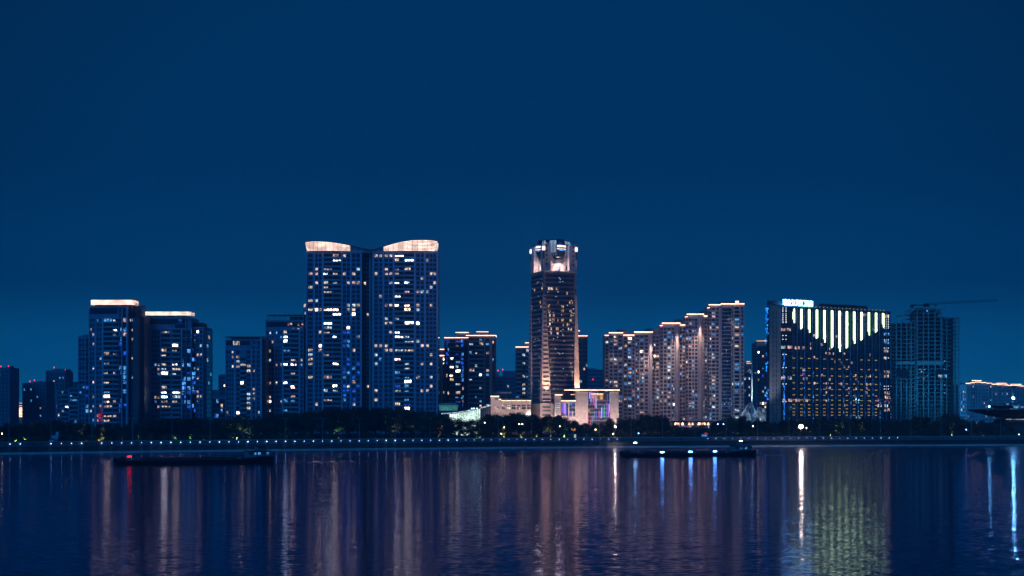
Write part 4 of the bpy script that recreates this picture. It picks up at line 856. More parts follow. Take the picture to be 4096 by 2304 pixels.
# storeys: faint floor lines and the rooms
zf_ = ZR - 3.1; rr = random.Random(4)
m = MB()
while zf_ > 4: m.box(hu(3123.5), wH, -.12, 0, zf_, zf_ + .5, M['wall_dark']); zf_ -= 3.15
part('floor_band', m, Hh.root, None, 'stuff')
lit = [(405, 532, 40, 'cool'), (465, 532, 45, 'pink'), (530, 537, 46, 'pink'), (588, 538, 28, 'pink'), (405, 375, 40, 'pink'), (455, 375, 36, 'pink'), (405, 807, 38, 'pink'), (463, 807, 34, 'cool'), (592, 733, 30, 'cool'), (602, 812, 40, 'pink'), (588, 773, 26, 'violet'), (410, 1004, 30, 'pink'), (468, 1006, 38, 'pink'), (538, 1006, 52, 'pink'), (606, 1006, 48, 'pink'), (680, 426, 14, 'warm'), (786, 430, 10, 'pink'), (880, 434, 14, 'pink'), (748, 505, 16, 'pink'), (648, 503, 8, 'pink'), (855, 470, 8, 'pink'), (923, 513, 10, 'pink'), (985, 322, 10, 'pink'), (922, 236, 12, 'pink'), (1125, 243, 36, 'warm'), (650, 540, 10, 'pink'), (820, 545, 10, 'pink'), (787, 583, 10, 'pink'), (818, 586, 14, 'pink'), (853, 588, 8, 'pink'), (950, 590, 14, 'pink'), (682, 620, 14, 'pink'), (1017, 668, 14, 'pink'), (950, 705, 14, 'pink'), (988, 705, 10, 'pink'), (752, 778, 14, 'pink'), (1178, 600, 8, 'pink'), (1052, 783, 12, 'pink'), (1055, 822, 14, 'pink'), (820, 816, 16, 'pink'), (685, 853, 14, 'warm'), (790, 855, 10, 'pink'), (922, 858, 16, 'pink'), (1150, 862, 14, 'warm'), (1185, 862, 12, 'pink'), (790, 894, 12, 'pink'), (820, 893, 16, 'pink'), (990, 898, 12, 'pink'), (1055, 900, 12, 'pink'), (1150, 900, 14, 'pink'), (790, 934, 12, 'pink'), (990, 936, 12, 'pink'), (1152, 938, 14, 'pink'), (790, 1010, 12, 'pink'), (1055, 1014, 12, 'pink'), (1185, 1014, 12, 'pink'), (957, 1050, 18, 'pink'), (1268, 1053, 46, 'warm'), (1210, 372, 12, 'pink'), (1148, 788, 8, 'warm'), (1182, 787, 8, 'warm'), (865, 660, 8, 'pink'), (920, 663, 10, 'pink'), (1060, 1162, 14, 'cool'), (1085, 1163, 16, 'cool'),
       (1326, 253, 50, 'warm'), (1326, 415, 50, 'cyan'), (1326, 490, 46, 'cyan'), (1322, 565, 40, 'pink'), (1315, 628, 24, 'warm'), (1328, 752, 50, 'warm'), (1326, 790, 44, 'pink'), (1332, 940, 50, 'pink'), (1336, 978, 52, 'warm'), (1330, 1092, 50, 'pink'), (1325, 1055, 30, 'cool')]
for x, y, wd, c in lit:
    ua, ub = hu(FX(x - wd / 2)), hu(FX(x + wd / 2)); z = hz(FY(y), ua)
    Hh.win(ua, z - 1.0, ub - ua, 2.0 if wd > 20 else 1.7, c, -.1)
m = MB()
for y in (182, 200, 212, 235, 252, 268, 283, 300, 312, 428, 462, 597, 715, 860, 1018):
    for x in (378, 403, 431): u = hu(FX(x)); z = hz(FY(y), u); m.box(u - .22, u + .22, -.3, -.12, z - .2, z + .2, M['dot_white'])
for y in (268, 283, 300, 316, 330, 346, 362, 467, 540, 628, 880, 905):
    for x in (1307, 1325, 1343): u = hu(FX(x)); z = hz(FY(y), u); m.box(u - .22, u + .22, -.3, -.12, z - .2, z + .2, M['dot_white'])
part('white_dot_light', m, Hh.root, None, 'stuff')
m = MB(); rg = random.Random(21)
for k in range(420):       # blue light columns caught between the piers
    cxs = rg.choice([412, 415, 415, 598, 600, 672, 740, 808, 876, 944, 1010, 1075, 1140, 1205, 1270])
    y = 1165 - rg.random() ** 1.3 * (600 if cxs < 620 else 420); u = hu(FX(cxs + rg.uniform(-4, 4))); z = hz(FY(y), u)
    m.box(u - .16, u + .16, -.22, -.1, z - rg.uniform(.3, 1.4), z, M['w_led_blue' if cxs < 620 else 'w_' + rg.choice(['blue', 'blue', 'cyan', 'cyan'])])
for k in range(60): u = hu(FX(rg.uniform(376, 386))); z = ZR - 1 - rg.random() * 10; m.box(u - .3, u + .3, -.2, -.1, z - 1, z, M['w_blue'])
for k in range(70): u = hu(FX(rg.uniform(1220, 1355))); z = hz(FY(rg.uniform(990, 1045)), u); m.box(u - .22, u + .22, -.3, -.12, z - .3, z, M['w_' + rg.choice(['red', 'cyan', 'pink', 'blue'])])
part('lit_pane', m, Hh.root, None, 'stuff'); Hh.finish(100)
# roof sign
uS0, uS1 = hu(3127), hu(3248); zS0, zS1 = ZR + .9, hz(1195.5, uS0)
S = thing('hotel_sign', 'glowing white rooftop sign of seven characters above the hotel stone end', 'sign', (xA + uS0 * co - (-1.0) * si, dA + uS0 * si + (-1.0) * co, G), rzH)
fr = MB(); wS = uS1 - uS0
for k in range(15): fr.bar((wS * k / 14, .5, ZR + .7), (wS * k / 14, .5, zS1 - .5), .07, M['steel'], 4); fr.bar((wS * k / 14, .5, zS1 - 1), (wS * k / 14, 2.4, ZR + .75), .06, M['steel'], 4)
for z in (zS0 + .3, zS1 - .8): fr.box(0, wS, .4, .6, z, z + .14, M['steel'])
part('support_frame', fr, S)
step = wS / 7; hS = zS1 - zS0
for k, ch in enumerate('瑞立江河汇酒店'):
    cu = bpy.data.curves.new('letter', 'FONT'); cu.body = ch; cu.size = 1; cu.extrude = .03; cu.offset = .004; cu.resolution_u = 3
    t = bpy.data.objects.new('tmp', cu); COL.objects.link(t); bpy.context.view_layer.update()
    me = bpy.data.meshes.new_from_object(t.evaluated_get(bpy.context.evaluated_depsgraph_get())); bpy.data.objects.remove(t)
    xs_ = [v.co.x for v in me.vertices]; ys_ = [v.co.y for v in me.vertices]; mx, my = min(xs_), min(ys_); sx = step * .94 / (max(xs_) - mx); sy = hS * (.97 - .0 * k) / (max(ys_) - my)
    for v in me.vertices: v.co = Vector(((v.co.x - mx) * sx, -v.co.z * 8, (v.co.y - my) * sy))
    me.materials.clear(); me.materials.append(M['sign'])
    o = bpy.data.objects.new('letter', me); COL.objects.link(o); o.parent = S; o.location = (step * k + step * .03, 0, zS0)
# ================================================================== unfinished tower and its crane
FX, FY = Z8
b = Bld('apartment_block', 'faint hazy block in the gap between hotel and unfinished tower', 3556, 3592, 1350, 20)
b.mass(3556, 3592, 1522, mat='wall_far'); b.mass(3566, 3580, 1516, 3, 10, 'wall_far', 'roof_hut', b.z(1522)); b.bay(3562, 3590, 1526, 3.1, 'win', 4, .22, PAL_COLD); b.finish()
b = Bld('unfinished_tower', 'dark unfinished tower of bare concrete floors and columns without lights', 3583, 3845, 1120, 30)
def frame_block(X0, X1, Y, v0, v1, cols, fh, name_cols=True):
    z = b.z(Y); zs = []
    while z > 2: zs.append(z); z -= fh
    for z in zs:
        m = MB(); m.box(b.u(X0) - .8, b.u(X1) + .4, v0 - .8, v1, z - .38, z, M['raw']); part('floor_slab', m, b.root)
    for X in cols:
        m = MB(); u = b.u(X); m.box(u - .42, u + .42, v0 + .1, v0 + .9, 0, zs[0] + 1.2, M['raw']); m.box(u - .4, u + .4, v0 + 9, v0 + 9.8, 0, zs[0] + 1.2, M['raw']); part('column', m, b.root)
    m = MB(); m.box(b.u(X0) + 3, b.u(X1) - 2, v0 + 9.9, v1 - .5, 0, zs[0] - .4, M['wall_dark']); part('core_wall', m, b.root)
    return zs
fhU = 15.9 / F * 1120
zsA = frame_block(3583, 3662, 1292, 0, 26, [3586, 3605, 3627, 3645, 3660], fhU)
zsB = frame_block(3662, 3770, 1252, -1.5, 28, [3667, 3692, 3712, 3738, 3762], fhU)
zsC = frame_block(3772, 3844, 1271, 4, 30, [3775, 3793, 3812, 3826, 3842], fhU)
for z in zsB[1:]:
    m = MB(); pts = [(b.u(3661) + 1.6 * math.sin(t), -1.6, z - fhU * .02 - (1 - math.cos(t)) * fhU * .44) for t in [math.pi * k / 8 for k in range(9)]]
    m.path(pts, .22, M['slab'], 4); part('curved_edge', m, b.root)
m = MB()   # raw lift shaft, roof works
m.box(b.u(3664), b.u(3760), 2, 20, zsB[0], b.z(1236), M['wall_dark']); m.box(b.u(3650), b.u(3775), -1, 22, b.z(1240), b.z(1236), M['raw']); part('roof_storey', m, b.root)
m = MB(); pts = [(3603, 1261), (3625, 1258), (3640, 1250), (3652, 1238), (3664, 1232), (3690, 1231), (3720, 1231), (3745, 1236)]
for y in (-2, 6, 14): m.path([(b.u(X), y, b.z(Y)) for X, Y in pts], .5, M['raw'], 5)
for X, Y in pts[:-1:2]: m.bar((b.u(X), -2, b.z(Y)), (b.u(X), 14, b.z(Y)), .3, M['raw'], 4)
for X, Y in ((3605, 1261), (3667, 1232), (3745, 1236)): m.bar((b.u(X), -2, b.z(1290 if X < 3650 else 1250)), (b.u(X), -2, b.z(Y)), .45, M['raw'], 5)
m.box(b.u(3710), b.u(3783), 1, 1.6, b.z(1240), b.z(1234), M['steel']); m.box(b.u(3770), b.u(3848), 3, 3.6, b.z(1270), b.z(1268.5), M['steel']); part('roof_frame', m, b.root)
m = MB(); rg = random.Random(6)
for k in range(120):        # safety netting props and scaffold poles on the lower floors
    X = rg.choice([3590, 3596, 3612, 3618, 3634, 3640, 3672, 3680, 3698, 3704, 3720, 3728, 3748, 3754]); z = rg.uniform(2, b.z(1500)); m.box(b.u(X), b.u(X) + .14, -1.7, -1.5, z, z + fhU, M['slab'])
part('scaffold', m, b.root)
for X0, X1, Y, v in ((3583, 3660, 1446, -.9), (3664, 3770, 1446, -2.4)):
    m = MB(); m.box(b.u(X0), b.u(X1), v, v + .3, b.z(Y + 12), b.z(Y), M['raw']); part('cladding_band', m, b.root)
m = MB(); m.box(b.u(3584), b.u(3630), -1.1, -.95, b.z(1514), b.z(1479), M['glass']); part('mock_up_glazing', m, b.root)
m = MB(); m.box(b.u(3740), b.u(3786), -2.6, -2.45, b.z(1512), b.z(1481), M['glass']); part('mock_up_glazing', m, b.root)
for X0, X1, Ya, Yb, c in ((3749, 3762, 1499, 1513, 'cool'), (3764, 3784, 1498, 1513, 'cyan'), (3680, 3684, 1484, 1492, 'cool'), (3701, 3707, 1242, 1247, 'cyan'), (3688, 3694, 1517, 1519, 'cool'), (3703, 3706, 1500, 1506, 'cyan')):
    b.win(b.u(X0), b.z(Yb), b.u(X1) - b.u(X0), b.z(Ya) - b.z(Yb), c, -2.7)
for X0, X1, Y, c in ((3670, 3700, 1511, 'cyan'), (3672, 3700, 1478, 'cyan')):
    m = MB(); m.box(b.u(X0), b.u(X1), -1.75, -1.6, b.z(Y + 1.2), b.z(Y), M['w_' + c]); part('tube_light', m, b.root)
for X in (3798, 3806, 3826):
    for k in range(9): b.win(b.u(X), b.z(1320 + k * 32), b.u(X + 3.4) - b.u(X), 1.5, 'cyan' if k > 3 else None, 13.6)
m = MB(); m.box(b.u(3808), b.u(3815), 1.5, 3.4, 0, b.z(1271), M['dark_steel']); part('hoist_mast', m, b.root)
b.finish()
m_ = thing('tower_crane', 'tower crane with a long lattice jib above the unfinished tower', 'crane', (PX(3700, 1128), 1128, G), RAD(3))
def cz(Y): return PZ(Y, 1128) - G
def cu_(X): return (X - 3700) / F * 1128
z0 = cz(1236); m = MB(); m.box(-.9, .9, -.9, .9, 0, z0, M['dark_steel']); m.box(-1.1, 1.1, -1.1, 1.1, z0 - .1, cz(1220), M['dark_steel']); part('mast', m, m_)
m = MB(); A, Bz = cu_(3706), cu_(3998)
def zj(u): return lerp(cz(1219), cz(1203), (u - A) / (Bz - A))
n = 34
for k in range(n):
    u0, u1 = lerp(A, Bz, k / n), lerp(A, Bz, (k + 1) / n); um = (u0 + u1) / 2
    for y in (-.7, .7): m.bar((u0, y, zj(u0)), (u1, y, zj(u1)), .11, M['dark_steel'], 4); m.bar((u0, y, zj(u0)), (um, 0, zj(um) + 1.5), .07, M['dark_steel'], 3); m.bar((um, 0, zj(um) + 1.5), (u1, y, zj(u1)), .07, M['dark_steel'], 3)
    if k: m.bar((um - (u1 - u0), 0, zj(um - (u1 - u0)) + 1.5), (um, 0, zj(um) + 1.5), .10, M['dark_steel'], 4)
part('jib', m, m_)
m = MB(); C0 = cu_(3640)
for y in (-.7, .7): m.bar((C0, y, cz(1221)), (A, y, cz(1219)), .25, M['dark_steel'], 4)
m.box(C0, A, -.8, .8, cz(1221) - .3, cz(1221), M['dark_steel']); part('counter_jib', m, m_)
m = MB(); m.box(cu_(3641), cu_(3652), -1.1, 1.1, cz(1231), cz(1219), M['dark_steel']); m.box(cu_(3655), cu_(3660), -.9, .9, cz(1219), cz(1216), M['dark_steel']); part('counterweight', m, m_)
m = MB(); m.box(1.2, 3.2, -1.4, .4, cz(1227), cz(1219), M['dark_steel']); m.box(1.3, 3.26, -1.46, -1.2, cz(1225), cz(1221), M['pane']); part('cab', m, m_)
m = MB(); m.box(-1, 2.4, -.8, .8, cz(1219), cz(1214.5), M['dark_steel']); m.bar((0, 0, cz(1215)), (cu_(3742), 0, zj(cu_(3742)) - .2), .1, M['dark_steel'], 4); part('slewing_head', m, m_)
m = MB(); u = cu_(3743); m.box(u - 1, u + 1, -.6, .6, zj(u) - .9, zj(u) - .2, M['dark_steel']); m.bar((u, 0, zj(u) - .9), (u, 0, zj(u) - 1.9), .3, M['dark_steel'], 5, .1); part('trolley', m, m_)

# ================================================================== gold-roofed blocks and the dark oval hall at the east end
for (X0, X1, Y, pent, steps, lab, d) in (
        (3862, 3966, 1534, (3894, 3932, 1522), [(3862, 3880, 1534), (3880, 3900, 1531), (3900, 3923, 1528.5), (3923, 3945, 1530.5), (3945, 3966, 1533)], 'hazy apartment block with stepped gold roof lights beside the unfinished tower', 1400),
        (3966, 4052, 1537, (3992, 4032, 1533), [(3966, 3990, 1537), (3990, 4012, 1539), (4012, 4032, 1540), (4032, 4052, 1542)], 'hazy apartment block with gold roof line behind the hanging blue-white floodlight', 1420),
        (4052, 4150, 1543, (4048, 4090, 1537), [(4052, 4078, 1542), (4078, 4094, 1544), (4094, 4150, 1546)], 'hazy apartment block with gold roof line, cut off by the photo edge', 1440)):
    b = Bld('apartment_block', lab, X0, X1, d, 24, group='gold-roofed hazy blocks')
    for i, (xa, xb, y) in enumerate(steps):
        v = .8 * (i % 2); b.mass(xa, xb, y, v, mat='wall_far'); b.strip(xa, xb, y - 1.2, 3.0, v, 'strip', 1); b.fin(xb, y + 3, 1.4, v, 'wall', .5); b.fin((xa + xb) / 2, y + 3, 1.2, v, 'wall', .4)
    b.mass(pent[0], pent[1], pent[2], 5, 14, 'wall_far', 'penthouse', b.z(Y + 3)); b.strip(pent[0] - 1, pent[1] + 1, pent[2] - 1, 3, 5, 'strip')
    b.fin(X0 + 2, Y + 2, 3, 0, 'beige', .8); b.fin(X1 - 3, Y + 2, 3, .8, 'beige', .8)
    for k in range(int((X1 - X0) / 13)): b.bay(X0 + 2 + k * 13, X0 + 13 + k * 13, Y + 6, 3.1, 'win', 2, .085, ['warm', 'pink', 'cool', 'cyan', 'cyan'], v=-.02, fill=.5)
    b.finish()
b = Bld('apartment_block', 'faint low block glimpsed between unfinished tower and gold-roofed blocks', 3838, 3866, 1330, 20)
b.mass(3838, 3866, 1536, mat='wall_far'); b.mass(3844, 3858, 1531, 3, 9, 'wall_far', 'roof_hut', b.z(1536)); b.bay(3843, 3864, 1560, 3.2, 'win', 3, .28, ['cool', 'cyan', 'pink']); b.finish()
dO = 930; oc = PX(4235, dO + 45)
O = thing('oval_hall', 'dark oval hall with broad overhanging roof decks at the photo edge', 'hall', (oc, dO + 45, G))
def oz(Y): return PZ(Y, dO) - G
R0 = oc - PX(3906, dO + 30)
m = MB(); m.lathe(0, 0, [(R0 * .66, oz(1672)), (R0 * .80, oz(1660)), (R0 * .97, oz(1644)), (R0, oz(1639)), (R0 * .985, oz(1636)), (R0 * .9, oz(1634.5)), (0, oz(1634))], M['roofing'], 72, 1, .75); part('roof_deck', m, O)
m = MB(); m.lathe(0, 0, [(R0 * .70, oz(1634.3)), (R0 * .74, oz(1624)), (R0 * .77, oz(1621.5)), (R0 * .75, oz(1619.5)), (0, oz(1618.5))], M['roofing'], 64, 1, .75); part('upper_storey', m, O)
m = MB(); m.box(-R0 * .70, -R0 * .62, -R0 * .3, -R0 * .25, oz(1619), oz(1612.5), M['roofing']); m.box(-R0 * .69, -R0 * .655, -R0 * .31, -R0 * .301, oz(1618.6), oz(1613.5), M['w_cyan']); part('roof_hut', m, O)
m = MB()
for k in range(7):
    a = math.pi + .62 + k * .115; r = R0 * .755
    p, q = [(math.cos(t) * r, math.sin(t) * r * .75) for t in (a, a + .10)]
    m.quad((*p, oz(1632)), (*q, oz(1632)), (*q, oz(1625)), (*p, oz(1625)), M['w_cyan'])
part('window', m, O)
m = MB(); m.lathe(0, 0, [(R0 * .72, oz(1692)), (R0 * .70, oz(1682)), (R0 * .655, oz(1672.2)), (0, oz(1672.1))], M['wall_dark'], 64, 1, .75); part('wall', m, O)
m = MB(); m.lathe(0, 0, [(R0 * 1.02, 0), (R0 * 1.0, oz(1706)), (R0 * .86, oz(1698)), (R0 * .73, oz(1691.5))], M['roofing'], 64, 1, .75); part('plinth', m, O)
m = MB()
for k in range(22):
    a = math.pi + .42 + k * .034; r = R0 * .735
    p, q = [(math.cos(t) * r, math.sin(t) * r * .75) for t in (a, a + .020)]
    m.quad((*p, oz(1679.6)), (*q, oz(1679.6)), (q[0] * .99, q[1] * .99, oz(1676.4)), (p[0] * .99, p[1] * .99, oz(1676.4)), M['w_cool'])
part('strip_light', m, O)
m = MB()
for k in range(10):
    a = math.pi + 1.02 + k * .02; r = R0 * 1.012
    p, q = [(math.cos(t) * r, math.sin(t) * r * .75) for t in (a, a + .014)]
    m.quad((*p, oz(1711)), (*q, oz(1711)), (*q, oz(1705 + .3 * k)), (*p, oz(1705 + .3 * k)), M['w_cool'])
part('entrance_light', m, O)
m = MB()
for k in range(60):
    a = math.pi + .05 + k * .05
    m.bar((math.cos(a) * R0 * .70, math.sin(a) * R0 * .70 * .75, oz(1668)), (math.cos(a) * R0 * .975, math.sin(a) * R0 * .975 * .75, oz(1643)), .14, M['dark_steel'], 4)
part('soffit_rib', m, O)

def floodlight(name, label, X, Y, d, mat, zbase, r=.62, hang=0):
    o = thing(name, label, 'floodlight', (PX(X, d), d, zbase))
    z = PZ(Y, d) - zbase; m = MB()
    if hang: m.bar((0, 0, z + .8), (0, 0, z + hang), .05, M['dark_steel'], 4); m.box(-2.6, 2.0, -.6, .6, z + hang, z + hang + 1.4, M['dark_steel']); m.bar((0, .8, -0), (0, .8, z + hang), .2, M['dark_steel'], 6)
    else: m.bar((0, .5, 0), (0, .5, z + .5), .16, M['dark_steel'], 6)
    part('mast' if not hang else 'mast', m, o)
    m = MB(); m.box(-r * 1.4, r * 1.4, .05, .5, z - r, z + r, M['dark_steel']); part('housing', m, o)
    L = bpy.data.lights.new('flood_beam', 'POINT'); L.energy = dict(flood=2600, flood_blue=5000).get(mat, 700); L.color = (1, .76, .5) if mat == 'flood' else (.15, .6, 1); L.shadow_soft_size = r
    l = bpy.data.objects.new('flood_beam', L); COL.objects.link(l); l.parent = o; l.location = (0, -1.5 * r - .3, z)
    m = MB(); m.lathe(0, 0, [(0, z - r)] + [(r * math.cos(t), z + r * math.sin(t)) for t in (-1, -.5, 0, .5, 1)] + [(0, z + r)], M[mat], 12); part('lamp', m, o)
    return o
floodlight('floodlight', 'glaring blue-white floodlight on the rim of the dark oval hall', 3957, 1626, 925, 'flood_blue_dim', PZ(1640, 925), .6)
floodlight('floodlight', 'blue-white floodlight hanging from a crane over the dark oval hall', 4053, 1592, 965, 'flood_blue', PZ(1619, 965), .62, 6.5)
floodlight('floodlight', 'glaring warm white floodlight among trees below the hotel', 3204, 1706, 868, 'flood', G, 1.1)
floodlight('floodlight', 'bright warm floodlight among trees below the lowest stepped tower', 2461, 1706, 866, 'flood', G, .28)

# ================================================================== mast and steel petal arches by the hotel
o = thing('light_mast', 'very tall slim pale mast with a crossbar, beside the hotel', 'mast', (PX(3008, 935), 935, G))
def lz(Y): return PZ(Y, 935) - G
m = MB(); m.bar((0, 0, 0), (0, 0, lz(1460)), .55, M['white_steel'], 10, .3); part('pole', m, o)
m = MB(); m.bar((0, 0, lz(1460)), (0, 0, lz(1426)), .12, M['white_steel'], 6, .04); part('spire', m, o)
m = MB(); m.box(-1.2, 2.6, -.5, .5, lz(1490), lz(1487.5), M['steel']); part('crossbar', m, o)
for dx in (-.9, 2.2):
    m = MB(); m.lathe(dx, 0, [(0, lz(1494)), (.35, lz(1493)), (.3, lz(1490.2)), (0, lz(1490))], M['w_cyan'], 8); part('spotlight', m, o)
P_ = thing('steel_arches', 'white steel lattice arches like petals behind the trees beside the hotel', 'pavilion', (PX(3023, 990), 990, G))
def az(Y): return PZ(Y, 990) - G
def au(X): return (X - 3023) / F * 990
def petal(name, Xa, Xb, Yp, Ye, flip, v):
    m = MB()
    for k in range(9):
        t = k / 8; pts = []
        for j in range(17):
            s_ = j / 16; X = lerp(Xa, Xb, s_); h = math.sin(math.pi * (s_ ** (.8 if flip else 1.25)))
            Y = lerp(Ye, lerp(Yp, Ye - 4, t), h); pts.append((au(X), v + 12 * t * h, az(Y)))
        m.path(pts, .17 if k in (0, 8) else .09, M['white_steel'], 4)
        if k: 
            for a_, c_ in zip(prev[1:-1:2], pts[2::2]): m.bar(a_, c_, .06, M['white_steel'], 3)
        prev = pts
    return part(name, m, P_)
petal('arch', 2960, 3030, 1613, 1668, False, 0); petal('arch', 3012, 3085, 1630, 1672, True, 3); petal('arch', 2985, 3062, 1643, 1688, False, -4); petal('arch', 2950, 3010, 1640, 1690, True, -6)
# low pavilion with cones of wall light built as glowing shapes under the stepped towers
b = Bld('pavilion', 'low flat-roofed pavilion with a row of glowing light cones under the stepped towers', 2697, 2842, 905, 12)
b.mass(2697, 2842, 1690, .0, mat='stone'); m = MB(); m.box(b.u(2690), b.u(2848), -2, 13, b.z(1689.5), b.z(1684), M['roofing']); part('roof', m, b.root)
rg = random.Random(2)
for k, X in enumerate((2702, 2708, 2714, 2730, 2757, 2770, 2795, 2801, 2812, 2818, 2833)):
    m = MB(); u = b.u(X); m.add([(u - .7, -.15, b.z(1700)), (u + .7, -.15, b.z(1700)), (u + .25, -.15, b.z(1690.5)), (u - .25, -.15, b.z(1690.5)), (u - .7, -.3, b.z(1700)), (u + .7, -.3, b.z(1700)), (u + .25, -.3, b.z(1690.5)), (u - .25, -.3, b.z(1690.5))], [(4, 5, 6, 7), (0, 4, 7, 3), (1, 2, 6, 5), (0, 1, 5, 4)], M['strip_dim'] if k % 3 else M['strip']); part('light_cone', m, b.root)
for k in range(26): b.win(b.u(2700 + k * 5.3), b.z(1711), .5, b.z(1702) - b.z(1711), rg.choice(['pink', 'violet', 'cool', None, 'pink']), 0)
b.finish()
# ================================================================== river, bank, promenade
wl = [(-1200, 668), (0, 708), (500, 742), (1000, 772), (1500, 803), (2048, 832), (3000, 875), (4096, 912), (5300, 945)]
def shore(X): return interp(wl, X)
Xs = [-1200 + k * 65 for k in range(101)]
SH = [Vector((PX(X, shore(X)), shore(X), 0)) for X in Xs]
def off(i, s_, z):
    a, c = SH[max(0, i - 1)], SH[min(len(SH) - 1, i + 1)]; t = (c - a).normalized(); n = Vector((-t.y, t.x, 0))
    p = SH[i] + n * s_; return (p.x, p.y, z)
def sweep(name, prof, mat, label=None, cat=None, kind='structure'):
    m = MB()
    for (s0, z0), (s1, z1) in zip(prof, prof[1:]):
        m.ribbon([off(i, s1, z1) for i in range(len(SH))], [off(i, s0, z0) for i in range(len(SH))], M[mat])
    o = m.build(name); return tag(o, label, cat, None, kind)
sweep('bank_ledge', [(-3, -1.2), (0, .1), (.6, .45), (5.2, .75)], 'ledge')
sweep('embankment', [(5.2, .74), (9, 1.5), (13, 3.3)], 'revet')
rw = sweep('river_wall', [(13, 3.29), (13.05, G - .3)], 'river_wall', 'long low concrete river wall running the whole length of the far bank', 'wall', None)
m = MB()
m.ribbon([off(i, 12.8, G + .05) for i in range(len(SH))], [off(i, 12.8, G - .3) for i in range(len(SH))], M['ledge']); m.ribbon([off(i, 13.5, G + .05) for i in range(len(SH))], [off(i, 12.8, G + .05) for i in range(len(SH))], M['ledge'])
m.ribbon([off(i, 12.8, G - .3) for i in range(len(SH))], [off(i, 13.06, G - .3) for i in range(len(SH))], M['ledge']); m.ribbon([off(i, 13.5, G - .9) for i in range(len(SH))], [off(i, 13.5, G + .05) for i in range(len(SH))], M['ledge']); part('coping', m, rw)
cum = [0]
for a, c in zip(SH, SH[1:]): cum.append(cum[-1] + (c - a).length)
def along(dist, s_, z):
    for i in range(len(SH) - 1):
        if cum[i + 1] >= dist:
            t = (dist - cum[i]) / (cum[i + 1] - cum[i]); return Vector(off(i, s_, z)).lerp(Vector(off(i + 1, s_, z)), t)
    return Vector(off(len(SH) - 1, s_, z))
def along_X(X, s_, z):
    """the point of the bank line, s_ metres inland, seen at photo column X"""
    lo, hi = 0, cum[-1]
    for _ in range(40):
        mid = (lo + hi) / 2; p = along(mid, s_, z)
        if CX + p.x / p.y * F < X: lo = mid
        else: hi = mid
    return p
m = MB(); dist = 4
while dist < cum[-1] - 4:
    p, q = along(dist, 12.86, 0), along(dist + .22, 12.86, 0); p2, q2 = along(dist, 13.2, 0), along(dist + .22, 13.2, 0)
    m.hexa([(v.x, v.y, 3.25) for v in (p, q, q2, p2)], [(v.x, v.y, G - .31) for v in (p, q, q2, p2)], M['revet']); dist += 6.2
part('panel_joint', m, rw, None, 'stuff')
sweep('promenade', [(13.45, G - .6), (24, G - .62)], 'paving')
m = MB(); gi = [off(i, 24, G - .63) for i in range(len(SH))]
m.ribbon([(x * 2.6, 2400, G - .63) for x, y, z in gi], gi, M['earth']); tag(m.build('ground'), None, None, None, 'structure')
# the river: one sheet from behind the camera to under the ledge
def water_material():
    m, nt, out = _mat('river_water')
    gl = N(nt, 'ShaderNodeBsdfGlossy', Roughness=.08); g2 = N(nt, 'ShaderNodeBsdfGlossy', Roughness=.21)      # flat water and the choppier part of it
    for q in (gl, g2): q.inputs['Color'].default_value = (.58, .585, .82, 1)      # every reflection darkened and tinted blue
    gm = N(nt, 'ShaderNodeMixShader'); gm.inputs[0].default_value = .28; nt.links.new(gl.outputs[0], gm.inputs[1]); nt.links.new(g2.outputs[0], gm.inputs[2])
    df = N(nt, 'ShaderNodeBsdfDiffuse'); df.inputs['Color'].default_value = (.0008, .003, .016, 1)
    fr = N(nt, 'ShaderNodeFresnel', IOR=1.33); b = N(nt, 'ShaderNodeMixShader')
    nt.links.new(fr.outputs[0], b.inputs[0]); nt.links.new(df.outputs[0], b.inputs[1]); nt.links.new(gm.outputs[0], b.inputs[2])
    g = N(nt, 'ShaderNodeNewGeometry'); acc = None
    # small waves: elongated across the view, given straight as slopes so that far, sub-pixel waves still spread the lights
    for (sx, sy, ax, ay, det) in ((.75, 1.05, .016, .048, 3.0), (.16, .26, .004, .012, 2.0)):
        mp = N(nt, 'ShaderNodeMapping'); mp.inputs['Scale'].default_value = (sx, sy, 1)
        nt.links.new(g.outputs['Position'], mp.inputs['Vector'])
        n = N(nt, 'ShaderNodeTexNoise', Scale=1.0, Detail=det, Roughness=.55)
        nt.links.new(mp.outputs[0], n.inputs['Vector'])
        s1 = N(nt, 'ShaderNodeVectorMath', operation='SUBTRACT'); s1.inputs[1].default_value = (.5, .5, .5); nt.links.new(n.outputs['Color'], s1.inputs[0])
        s2 = N(nt, 'ShaderNodeVectorMath', operation='MULTIPLY'); s2.inputs[1].default_value = (ax * 4, ay * 4, 0); nt.links.new(s1.outputs[0], s2.inputs[0])
        if acc is None: acc = s2
        else:
            ad = N(nt, 'ShaderNodeVectorMath', operation='ADD'); nt.links.new(acc.outputs[0], ad.inputs[0]); nt.links.new(s2.outputs[0], ad.inputs[1]); acc = ad
    ad = N(nt, 'ShaderNodeVectorMath', operation='ADD'); ad.inputs[1].default_value = (0, 0, 1); nt.links.new(acc.outputs[0], ad.inputs[0])
    nm = N(nt, 'ShaderNodeVectorMath', operation='NORMALIZE'); nt.links.new(ad.outputs[0], nm.inputs[0])
    [nt.links.new(nm.outputs[0], q.inputs['Normal']) for q in (gl, g2, fr)]; nt.links.new(b.outputs[0], out.inputs[0]); return m
m = MB(); WM = water_material(); sh = [off(i, 1.5, 0) for i in range(len(SH))]
m.ribbon(sh, [(lerp(-700, 700, i / (len(SH) - 1)), -55, 0) for i in range(len(SH))], WM); tag(m.build('river_water'), None, None, None, 'structure')

